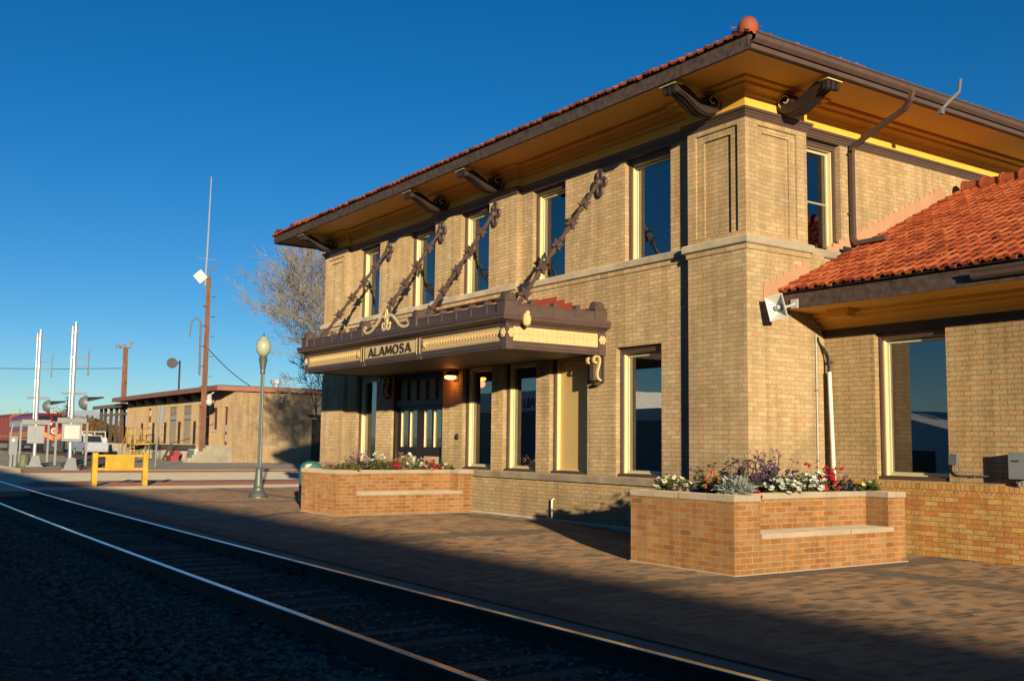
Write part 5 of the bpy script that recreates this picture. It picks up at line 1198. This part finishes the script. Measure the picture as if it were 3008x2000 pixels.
# bricked-up openings and side door on the bright wall
g = MB()
for y0_, y1_ in ((15.6, 16.4), (17.4, 18.3)): 
    for (a, b_, c, d) in ((y0_, y1_, 3.1, 3.13), (y0_, y0_+.03, 1.2, 3.1), (y1_-.03, y1_, 1.2, 3.1), (y0_-.1, y1_+.1, 1.1, 1.2)): g.box(WX, WX+.03, a, b_, c, d)
g.build('blocked_opening', M_tanp, wh)
g = MB(); g.box(WX, WX+.5, 18.9, 21.5, 3.4, 3.55); g.box(WX, WX+.04, 19.2, 21.2, .0, 3.2); g.build('side_door', M_dbrown, wh)
g = MB(); g.lathe([(.25, 0), (.25, .5), (.45, .5), (.4, .8)], (-64, 17.6, WZ+.45), 10); g.build('roof_vent', M_alu, wh)
# open timber shelter at the left end
ts = empty('timber_shelter', (-96, 15, 0), 'open weathered timber-framed shelter at the left end of the warehouse', 'shelter')
g = MB(); g.box(-102.2, -90.6, WY0-.6, 19, 4.75, 4.95); g.box(-102.2, -90.6, WY0-.62, WY0-.5, 4.6, 4.8); g.build('roof', M_grwood, ts)
for x in (-100.7, -98.9, -96.5, -94.3, -92.2): 
    g = MB(); g.box(x-.13, x+.13, WY0-.17, WY0+.09, 0, 4.7); g.build('post', M_grwood, ts)
for x in (-101.5, -99.8, -97.5, -95.2, -92.5): g = MB(); g.box(x-.11, x+.11, 17.5, 17.72, 0, 4.7); g.build('post', M_grwood, ts)
g = MB(); g.box(-100.9, -90.6, WY0-.1, WY0+.08, 3.9, 4.1); g.box(-101, -90.6, 17.6, 17.75, 3.3, 3.5); g.build('beam', M_grwood, ts)
g = MB(); g.box(-96.3, -94.5, 17.3, 17.5, 1.2, 4.0); g.box(-94.2, -92.4, 17.3, 17.5, 1.2, 4.0); g.build('boarding', M_tanp, ts)
g = MB(); g.box(-98, -90.6, WY0-.6, 17.2, 0, 1.2); g.build('concrete_dock', M_oldconc, ts)
# things on the dock
for i, (x, y, c, l) in enumerate(((-97.4, 15, M_white, 'stack of white boxes at the left of the shelter dock'), (-95.5, 14.4, M_maroon, 'red crate standing on the shelter dock'), (-93.8, 14.6, M_grey, 'pale blue-grey crate standing on the shelter dock'))):
    b = empty('crate', (x, y, 1.2), l, 'crate'); g = MB(); g.box(x-.5, x+.5, y-.4, y+.4, 1.21, 1.9); g.build('crate_body', c, b); g = MB(); g.box(x-.52, x+.52, y-.42, y+.42, 1.9, 1.98); g.box(x-.52, x-.42, y-.43, y-.41, 1.2, 1.9); g.box(x+.42, x+.52, y-.43, y-.41, 1.2, 1.9); g.build('crate_lid', c, b)
# yellow steel stair
ys = empty('stair', (-79, 11.4, 0), 'yellow steel stair with handrails up to the loading dock', 'stair')
g = MB(); X_, Y_ = -78.4, 11.4
g.box(X_-1.6, X_+.9, Y_-.6, Y_+.6, 1.15, 1.22)
for a in (-1.6, -.4, .9):
    for q in (-.6, .6): g.tube([(X_+a, Y_+q, 0), (X_+a, Y_+q, 2.5)], .03, 6)
for z in (1.9, 2.5):
    for q in (-.6, .6): g.tube([(X_-1.6, Y_+q, z), (X_+.9, Y_+q, z)], .04, 6)
g.tube([(X_-1.6, Y_-.6, 2.5), (X_-3.0, Y_-.6, .9)], .04, 6); g.tube([(X_-1.6, Y_+.6, 2.5), (X_-3.0, Y_+.6, .9)], .04, 6); g.tube([(X_-3.0, Y_-.6, 0), (X_-3, Y_-.6, .9)], .04, 6)
g.build('handrail', M_barr, ys)
g = MB(); [g.box(X_-1.6-i*.35, X_-1.3-i*.35, Y_-.6, Y_+.6, .9-i*.25, .94-i*.25) for i in range(4)]; g.build('step', M_barr, ys)
# items by the front steps
b = empty('air_conditioner', (-64.5, 11.6, 0), 'grey metal air conditioner unit on the ground beside the utility pole', 'air conditioner'); g = MB(); g.box(-64.8, -63.3, 11.4, 11.9, .05, .95); g.box(-64.9, -63.2, 11.35, 11.95, .0, .05); g.build('unit_case', M_wpaint, b); g = MB(); [g.box(-64.7, -63.4, 11.385, 11.4, .15+i*.1, .2+i*.1) for i in range(7)]; g.build('grille', M_galv, b)
b = empty('step_stool', (-67.6, 11.2, 0), 'low red painted wooden steps leaning near the loading dock', 'steps'); g = MB(); g.box(-68.6, -67.3, 10.9, 11.5, 0, .4); g.box(-68.2, -67.3, 11.1, 11.6, .4, .75); g.build('treads', paint('faded_red', (.3, .04, .04), .7), b); g = MB(); g.obox((-69.6, 11.2, .55), (.8, 0, .5), (0, .06, 0), (-.05, 0, .08)); g.tube([(-67.9, 11.0, 0), (-67.9, 11.0, 1.3)], .06, 6); g.tube([(-67.9, 11, 1.3), (-66.6, 12.1, 1.7)], .04, 5); g.build('handrail', M_grwood, b)
b = empty('gas_bottle', (-64.3, 12.6, 1.2), 'small grey gas bottle on the warehouse landing by the door', 'gas bottle'); g = MB(); g.lathe([(.12, 0), (.13, .02), (.13, .5), (.08, .6), (.03, .66)], (-64.6, 12.6, 1.2), 10); g.build('bottle_body', M_grey, b, True); g = MB(); g.box(-64.64, -64.56, 12.56, 12.64, 1.86, 1.95); g.build('valve', M_galv, b)

# ============================================================ second track, locomotive, truck
def t2(x):   # centre line of the yard track
    return 9.75 if x < -107 else 9.75-(x+107)**2*.0026
tk = empty('railway_track', (-90, 8, 0), 'rusty yard track curving from the maroon locomotive toward the crossing', 'railway track')
for o in (-.75, .75): rail(o, -150, -47, t2, .18, 3, tk)
for i in range(44):
    x = -50-i*1.3; y = t2(x); dx = -(x+107)*.0052 if x > -107 else 0
    g = MB(); g.obox((x, y, .03), (.12, .12*dx, 0), (-dx*1.25, 1.25, 0), (0, 0, .07)); g.build('sleeper', M_sleeper, tk)
lo_ = empty('locomotive', (-120, 9.75, 0), 'maroon streamlined diesel locomotive with orange chevrons on its nose', 'locomotive')
LYc = 9.75; zf = 1.35
def sect(x, w, zr, nose=0): # cross-section ring of the car body
    p = []
    for (a, z) in ((-1, zf), (-1, zr-1.0), (-.97, zr-.6), (-.8, zr-.22), (-.45, zr-.05), (0, zr), (.45, zr-.05), (.8, zr-.22), (.97, zr-.6), (1, zr-1.0), (1, zf)): p.append((x, LYc+a*w, z))
    return p
g = MB(); rings = [sect(-124.5, 1.55, 4.35), sect(-109.5, 1.55, 4.35), sect(-108.3, 1.5, 4.25)]
k = 11; g.add([p for r in rings for p in r], [(i*k+q, i*k+(q+1) % k, (i+1)*k+(q+1) % k, (i+1)*k+q) for i in range(len(rings)-1) for q in range(k)]+[tuple(range(k))]); bodyl = g.build('car_body', M_red2, lo_)
g = MB()  # cab windscreen slope + bulldog nose
nose = [(-108.3, 1.5, 4.25, 1.0), (-107.6, 1.48, 3.45, .98), (-107.0, 1.4, 3.35, .9), (-106.2, 1.2, 3.1, .7), (-105.8, .9, 2.8, .5)]
rs = []
for (x, w, zr, ww) in nose:
    rs.append([(x, LYc-w, zf), (x, LYc-w, zf+(zr-zf)*.55), (x, LYc-w*.85, zr-.3), (x, LYc-w*.4, zr-.03), (x, LYc+w*.4, zr-.03), (x, LYc+w*.85, zr-.3), (x, LYc+w, zf+(zr-zf)*.55), (x, LYc+w, zf)])
k = 8; g.add([p for r in rs for p in r], [(i*k+q, i*k+(q+1) % k, (i+1)*k+(q+1) % k, (i+1)*k+q) for i in range(len(rs)-1) for q in range(k)]+[tuple(range((len(rs)-1)*k, len(rs)*k))]); nz = g.build('nose', M_red2, lo_, False)
g = MB(); g.add([(-107.55, LYc-1.3, 3.45), (-107.5, LYc-.12, 3.5), (-108.1, LYc-.12, 4.12), (-108.15, LYc-1.2, 3.95), (-107.55, LYc+1.3, 3.45), (-107.5, LYc+.12, 3.5), (-108.1, LYc+.12, 4.12), (-108.15, LYc+1.2, 3.95)], [(0, 1, 2, 3), (4, 7, 6, 5)]); g.build('windscreen', M_black, lo_)
g = MB(); g.lathe([(.30, 0), (.30, .18), (.24, .2)], (-106.35, LYc, 3.05), 14, (1, 0, .15)); g.build('headlight', M_alu, nz)
g = MB(); g.lathe([(.20, .19), (.20, .215)], (-106.35, LYc, 3.05), 12, (1, 0, .15)); g.build('headlight_lens', M_black, nz)
g = MB(); g.lathe([(.34, 0), (.34, .03)], (-105.79, LYc, 2.38), 18, (1, 0, 0)); g.build('emblem', M_wpaint, nz); g = MB(); g.lathe([(.2, 0), (.2, .05)], (-105.79, LYc, 2.38), 14, (1, 0, 0)); g.build('emblem_disc', paint('emblem_orange', (.75, .2, .06), .5), nz)
g = MB()
for s in (-1, 1):
    for j in range(3):
        z = 1.40+j*.17; g.add([(-105.76, LYc+s*.05, z-.02+.0), (-105.76, LYc+s*.92, z+.38), (-105.76, LYc+s*.92, z+.50), (-105.76, LYc+s*.05, z+.09)], [(0, 1, 2, 3) if s > 0 else (3, 2, 1, 0)])
        g.add([(-105.78, LYc+s*.92, z+.38), (-106.3, LYc+s*1.27, z+.4), (-106.3, LYc+s*1.27, z+.5), (-105.78, LYc+s*.92, z+.5)], [(0, 1, 2, 3) if s > 0 else (3, 2, 1, 0)])
g.build('chevron', M_orange, nz)
g = MB(); [g.box(-124.4, -108.5, LYc-1.57, LYc-1.551, z, z+.1) for z in (1.4, 1.75, 1.95, 2.15)]; g.build('side_stripe', M_orange, bodyl)
g = MB(); g.box(-124.3, -109.0, LYc-1.575, LYc-1.552, 2.9, 3.55); g.box(-124, -110, LYc-.9, LYc+.9, 4.34, 4.45); g.build('side_grille', M_silver, bodyl)
g = MB(); g.box(-124.5, -106.6, LYc-1.3, LYc+1.3, .75, 1.34); g.add([(-106.6, LYc-1.3, .2), (-106.6, LYc+1.3, .2), (-105.7, LYc+.9, .22), (-105.7, LYc-.9, .22), (-106.6, LYc-1.3, 1.34), (-106.6, LYc+1.3, 1.34), (-105.9, LYc+1, 1.34), (-105.9, LYc-1, 1.34)], [(0, 3, 2, 1), (3, 7, 6, 2), (0, 4, 7, 3), (1, 2, 6, 5), (4, 5, 6, 7)]); g.build('pilot', M_black, lo_)
for xc in (-121.5, -119.2, -113, -110.7, -108.4):
    for s in (-1, 1): g = MB(); g.lathe([(.5, 0), (.5, .14), (.3, .16)], (xc, LYc+s*.78, .69), 14, (0, s, 0)); g.build('wheel', M_black, lo_)
g = MB(); g.obox((-105.6, LYc-.5, 1.45), (.1, 0, 0), (0, .07, 0), (0, 0, .1)); g.obox((-105.6, LYc+.5, 1.45), (.1, 0, 0), (0, .07, 0), (0, 0, .1)); g.lathe([(.15, 0), (.22, .25)], (-105.7, LYc, .95), 8, (1, 0, 0)); g.build('coupler', M_galv, lo_)
for i, (xa, xb, top, lb) in enumerate(((-141.5, -125.3, 4.6, 'red rail car with a grey roof coupled behind the maroon locomotive'), (-160, -142.3, 4.7, 'red rail car at the left edge of the photo, last in the train'))):
    c_ = empty('rail_car', ((xa+xb)/2, LYc, 0), lb, 'rail car', 'cars coupled behind the locomotive')
    g = MB(); g.box(xa, xb, LYc-1.5, LYc+1.5, 1.3, top-.5); [g.box(xa+j*1.1, xa+j*1.1+.08, LYc-1.54, LYc-1.5, 1.3, top-.5) for j in range(15)]; g.build('car_body', paint('rail_car_red', (.25, .05, .04), .6), c_)
    g = MB(); ysw(g, [(LYc-1.55, top-.5), (LYc-1.2, top-.1), (LYc, top), (LYc+1.2, top-.1), (LYc+1.55, top-.5)], xa, xb); g.build('car_roof', paint('roof_red', (.32, .05, .03), .6), c_)
    g = MB(); [g.box(xa+j*.8, xa+j*.8+.4, LYc-1.56, LYc-1.545, 1.75, 1.85) for j in range(20)]; g.build('side_stripe', M_orange, c_)
    for xc in (xa+1.5, xa+3.5, xb-3.5, xb-1.5): g = MB(); g.lathe([(.45, 0), (.45, .14)], (xc, LYc-.85, .65), 12, (0, -1, 0)); g.build('wheel', M_black, c_)
    g = MB(); g.box(xa+.5, xb-.5, LYc-1.2, LYc+1.2, .9, 1.29); g.build('underframe', M_black, c_)
# vehicles
def wheel(g, x, y, r, s): g.lathe([(r, 0), (r, .22), (r*.6, .235)], (x, y, r), 16, (0, s, 0))
v1 = empty('pickup_truck', (-89, 9, 0), 'grey-blue pickup truck parked behind the crossing signals', 'pickup truck')
vx, vy = -88.4, 9.7
g = MB(); ysw(g, [(vy-.95, .45), (vy-.95, 1.15), (vy-.9, 1.25), (vy+.9, 1.25), (vy+.95, 1.15), (vy+.95, .45)], vx-2.7, vx+2.7); cabp = [(vx-1.4, 1.25), (vx-.9, 1.9), (vx+.7, 1.92), (vx+1.15, 1.25)]; g.prism([(x, vy-.82, z) for x, z in cabp], (0, 1.64, 0)); vb = g.build('body', paint('truck_bluegrey', (.38, .42, .48), .35), v1)
g = MB(); g.add([(vx-1.2, vy-.83, 1.3), (vx-.8, vy-.83, 1.82), (vx+.62, vy-.83, 1.84), (vx+.98, vy-.83, 1.3)], [(3, 2, 1, 0)]); g.add([(vx+1.16, vy-.7, 1.3), (vx+1.16, vy+.7, 1.3), (vx+.76, vy+.65, 1.84), (vx+.76, vy-.65, 1.84)], [(0, 1, 2, 3)]); g.build('side_window', M_black, vb)
for x in (vx-1.75, vx+1.75):
    for s in (-1, 1): g = MB(); wheel(g, x, vy+s*.75, .40, s); w_ = g.build('wheel', M_black, v1, True); g = MB(); g.lathe([(.22, 0), (.22, .02)], (x, vy+s*.99, .40), 12, (0, s, 0)); g.build('wheel_rim', M_wpaint, w_)
g = MB(); g.box(vx+2.7, vx+2.8, vy-.9, vy+.9, .45, .7); g.build('bumper', M_alu, v1)
v2 = empty('utility_truck', (-98, 11.4, 0), 'white utility truck seen from behind beside the timber pole', 'utility truck')
ux, uy = -98.0, 11.5; fx_ = -95.3
g = MB(); g.box(ux-2.2, fx_, uy-1.15, uy+1.15, .7, 1.75); g.box(fx_, fx_+.03, uy-.75, uy+.75, .98, 1.62); tb = g.build('service_body', M_wpaint, v2)
g = MB(); g.box(ux-4.6, ux-2.25, uy-.95, uy+.95, .6, 1.5); g.prism([(ux-4.0, uy-.85, 1.5), (ux-3.6, uy-.85, 2.1), (ux-2.3, uy-.85, 2.1), (ux-2.3, uy-.85, 1.5)], (0, 1.7, 0)); g.build('cab', M_wpaint, v2)
g = MB(); [g.tube([(x, uy+s, 1.75), (x, uy+s, 2.3)], .05, 5) for x in (ux-2, fx_-.2) for s in (-1.05, 1.05)]; [g.tube([(ux-2, uy+s, 2.3), (fx_-.2, uy+s, 2.3)], .05, 5) for s in (-1.05, 1.05)]; g.tube([(fx_-.2, uy-1.05, 2.3), (fx_-.2, uy+1.05, 2.3)], .05, 5); g.build('ladder_rack', M_wpaint, v2)
g = MB(); g.box(fx_, fx_+.25, uy-1.1, uy+1.1, .5, .66); g.build('bumper', M_galv, v2)
for s in (-.95, .95): g = MB(); g.box(fx_+.03, fx_+.05, uy+s-.06, uy+s+.06, 1.0, 1.25); g.build('tail_light', M_maroon, v2)
for x in (ux-3.4, ux+1.2):
    for s in (-1, 1): g = MB(); wheel(g, x, uy+s*.85, .42, s); g.build('wheel', M_black, v2, True)

# ============================================================ trees
def tree(name, label, base, h, r0, depth, rnd, spread=.5, m=M_bark, lean=(0, 0, 0), crown_leaf=None, nleaf=0, lsz=.3, twig=0., minr=.008, trunk_len=None, split=(2, 3), up=.25, group=None):
    rn = random.Random(rnd); t = empty(name, base, label, 'tree', group); gt = MB(); gb = MB(); tips = []
    def grow(p, d, L0, r, lv):
        n = 3; pts = [p]; rad = [r]; q = p.copy()
        for i in range(n):
            d = (d+Vector((rn.uniform(-1, 1), rn.uniform(-1, 1), rn.uniform(-.5, 1)))*.13+Vector((0, 0, up*.12))).normalized(); q = q+d*L0/n; pts.append(q.copy()); rad.append(max(twig, r*(1-.35*(i+1)/n)))
        (gt if lv <= 1 else gb).tube(pts, rad, 8 if lv < 2 else (5 if lv < 4 else 3), False)
        if lv >= depth or r < minr: tips.append(q); return
        k = rn.randint(*split)
        for j in range(k):
            a = rn.uniform(0, 6.283); o = d.orthogonal().normalized(); o = Matrix.Rotation(a, 3, d)@o
            nd = (d+o*spread*rn.uniform(.6, 1.3)+Vector(lean)*.1).normalized(); grow(q, nd, L0*rn.uniform(.68, .9), rad[-1]*rn.uniform(.6, .8), lv+1)
        if lv >= 2:
            for j in range(2):
                a = rn.uniform(0, 6.283); o = d.orthogonal().normalized(); o = Matrix.Rotation(a, 3, d)@o; i0 = rn.randint(1, 2)
                grow(pts[i0], (d*.6+o*.9).normalized(), L0*.6, rad[i0]*.5, min(depth, lv+2))
    b = Vector(base); grow(b, (Vector((0, 0, 1))+Vector(lean)).normalized(), trunk_len or h*.25, r0, 0)
    gt.build('trunk', m, t, True); o = gb.build('branches', m, t)
    if nleaf:
        g = MB()
        for i in range(nleaf):
            c = rn.choice(tips)+Vector((rn.gauss(0, 1), rn.gauss(0, 1), rn.gauss(0, .8)))*lsz*1.6; a = Vector((rn.uniform(-1, 1), rn.uniform(-1, 1), rn.uniform(-1, 1))).normalized()*lsz*.5; b_ = a.orthogonal().normalized()*lsz*.35
            g.add([c-a, c+b_, c+a, c-b_], [(0, 1, 2, 3)])
        g.build('crown', crown_leaf, t)
    return t
tree('bare_tree', 'large bare pale-twigged tree beside the left end of the depot', (-30.4, 8.0, 0), 11, .30, 8, 21, .50, M_bark, trunk_len=2.35, split=(2, 3), minr=.001, lean=(-.02, -.10, 0), twig=.007)
tree('bare_tree', 'smaller bare tree leaning left below the large one beside the depot', (-33.5, 8.6, 0), 8, .17, 6, 5, .66, M_bark, trunk_len=1.75, split=(2, 3), minr=.001, lean=(-.02, -.28, 0), twig=.010)
AUT = leafmat('autumn_leaf', (.20, .10, .035), (.34, .18, .06)); OLT = leafmat('olive_tree_leaf', (.05, .05, .025), (.12, .10, .045)); CON = leafmat('conifer_needles', (.05, .06, .035), (.11, .11, .06))
for i, (x, y, hh, lm, lb, s) in enumerate(((-186, 25.0, 7.0, AUT, 'low brown autumn tree just above the locomotive roof', 3), (-188, 30.5, 5.2, AUT, 'rust-coloured autumn tree behind the right crossing signal', 4), (-204, 35, 6.4, OLT, 'dark olive tree between the signals and the timber shelter', 5), (-204, 39.2, 5.0, AUT, 'orange-brown tree against the far hills left of the shelter', 6), (-196, 21.0, 6.5, AUT, 'reddish tree rising behind the left crossing signal', 8))):
    tree('autumn_tree', lb, (x, y, 0), hh, .3, 4, 30+s, .6, M_bark2, crown_leaf=lm, nleaf=7000, lsz=.42, trunk_len=hh*.22, split=(3, 3), group='trees beyond the rail yard')
ct = empty('conifer_tree', (-185.7, 26.36, 0), 'spiky grey-green conifer standing right behind the crossing signal', 'tree', 'trees beyond the rail yard')
g = MB(); g.tube([(-185.7, 26.36, 0), (-185.7, 26.36, 9.2)], [.28, .04], 6); g.build('trunk', M_bark2, ct)
g = MB(); rn = random.Random(5)
for i in range(150):
    z = rn.uniform(1.5, 9.0); R0 = 3.0*(1-z/9.6)+.25; a = rn.uniform(0, 6.283); d = Vector((math.cos(a), math.sin(a), .25)); p = Vector((-185.7, 26.36, z))
    for k in range(12):
        q = p+d*R0*(k+1)/12; s = .3*(1.1-k/14); e = Vector((rn.uniform(-1, 1), rn.uniform(-1, 1), rn.uniform(-.3, .4)))*s; w = e.orthogonal().normalized()*.06; g.add([q, q+e*.5+w, q+e, q+e*.5-w], [(0, 1, 2, 3)])
g.build('crown', CON, ct)
# far wires and street lamp
b = empty('power_line', (-90, 0, 0), 'single thin overhead wire crossing the sky at the far left', 'wire')
g = MB(); g.tube([Vector((-100.7, 15.3, 9.0)).lerp(Vector((-112, -22, 9.6)), t)+Vector((0, 0, -1.2*4*t*(1-t)*.6)) for t in [i/16 for i in range(17)]], .028, 4); g.build('wire', M_black, b)
b = empty('service_wire', (-60, 13, 0), 'short sagging wire from the utility pole to the warehouse roof', 'wire')
g = MB(); g.tube([Vector((UPX, UPY, 8.3)).lerp(Vector((-61, 14.5, 5.5)), t)+Vector((0, 0, -.9*t*(1-t))) for t in [i/10 for i in range(11)]], .03, 4); g.build('wire', M_black, b)
b = empty('street_lamp', (-230, 36, 0), 'distant street lamp arm reaching right behind the signals', 'street lamp')
g = MB(); g.tube(smoothc([(-232, 33.2, 0), (-232, 33.2, 4.8), (-232, 34.5, 6.2), (-232, 38.5, 6.7)], 3), .09, 6); g.build('pole', M_galv, b); g = MB(); g.ball((-232, 39, 6.7), .35, 8, (.6, 1.6, .4)); g.build('lamp_head', M_wpaint, b)
b = empty('street_lamp', (-230, 20, 0), 'distant street lamp arm at the far left edge above the rail cars', 'street lamp')
g = MB(); g.tube(smoothc([(-232, 10.2, 0), (-232, 10.2, 6.3), (-232, 11.5, 7.2), (-232, 14.0, 7.4)], 3), .09, 6); g.build('pole', M_galv, b); g = MB(); g.ball((-232, 14.4, 7.4), .35, 8, (.6, 1.6, .4)); g.build('lamp_head', M_wpaint, b)

# ============================================================ across the tracks, behind the camera (casts the long shadow, seen in reflections)
sh = empty('shed', (50, -27, 0), 'tall dark sheet-metal warehouse across the tracks, behind the viewer', 'warehouse')
g = MB(); g.box(0, 100, -42, -22.3, -.2, 6.75); g.build('wall', M_shed, sh); g = MB(); g.add([(-.3, -22.0, 6.76), (100.3, -22.0, 6.76), (100.3, -42.3, 6.76), (-.3, -42.3, 6.76), (-.3, -22.0, 7.0), (100.3, -22.0, 7.0), (100.3, -42.3, 7.0), (-.3, -42.3, 7.0)], [(0, 3, 2, 1), (4, 5, 6, 7), (0, 1, 5, 4), (1, 2, 6, 5), (2, 3, 7, 6), (3, 0, 4, 7)]); g.build('roof', M_roofblk, sh)
g = MB(); [g.box(8+i*14, 11+i*14, -22.3, -22.25, 0, 3.2) for i in range(6)]; g.build('roller_door', M_galv, sh)
wb = empty('white_building', (-40, -40, 0), 'white sheet-metal building with a gabled roof across the tracks, seen in the window reflections', 'building')
g = MB(); g.box(-35, -17, -48, -35, -.2, 1.5); g.add([(-35, -35, 1.5), (-17, -35, 1.5), (-26.5, -35, 3.8), (-35, -48, 1.5), (-17, -48, 1.5), (-26.5, -48, 3.8)], [(0, 1, 2), (3, 5, 4), (0, 2, 5, 3), (1, 4, 5, 2)]); g.build('wall', M_wsheet, wb)
g = MB(); [g.box(-30+i*6, -28.6+i*6, -35, -34.95, 0, 1.45) for i in range(2)]; g.build('door', M_dbrown, wb)
wc = empty('storefront', (-52, -40, 0), 'long low store with a pale sign fascia across the tracks', 'building')
g = MB(); g.box(-66, -49, -50, -35.2, -.2, 4.2); g.box(-48.9, -36, -50, -35.2, -.2, 3.3); g.build('wall', M_store, wc); g = MB(); g.box(-66.1, -48.9, -35.2, -35.0, 4.2, 5.8); g.box(-48.8, -35.9, -35.2, -35.0, 3.3, 4.1); g.box(-66, -49, -50, -35.2, 4.2, 5.7); g.box(-48.8, -36, -50, -35.2, 3.3, 4.05); g.build('sign_fascia', M_wsheet, wc)
fc = bpy.data.curves.new('letters', 'FONT'); fc.body = 'VALLEY'; fc.size = 1.1; fc.extrude = .02; fc.align_x = 'CENTER'
fo = bpy.data.objects.new('letters', fc); COL.objects.link(fo); dg = bpy.context.evaluated_depsgraph_get(); dg.update(); me = bpy.data.meshes.new_from_object(fo.evaluated_get(dg)); bpy.data.objects.remove(fo)
lt = bpy.data.objects.new('sign_lettering', me); COL.objects.link(lt); me.materials.clear(); me.materials.append(M_maroon); lt.parent = wc; me.transform(Matrix.Translation(Vector((-56.5+52, -34.95+40, 4.5)))@Matrix.Rotation(math.pi, 4, 'Z')@Matrix.Rotation(math.pi/2, 4, 'X'))
for i, (x, y, s) in enumerate(((-14, -46, 2), (-10, -52, 5))):
    tree('roadside_tree', ['leafy tree right of the white building across the tracks', 'second leafy tree further from the white building across the tracks'][i], (x, y, 0), 7, .25, 4, 60+s, .6, M_bark2, crown_leaf=OLT, nleaf=1500, lsz=.6, trunk_len=2, split=(3, 3))
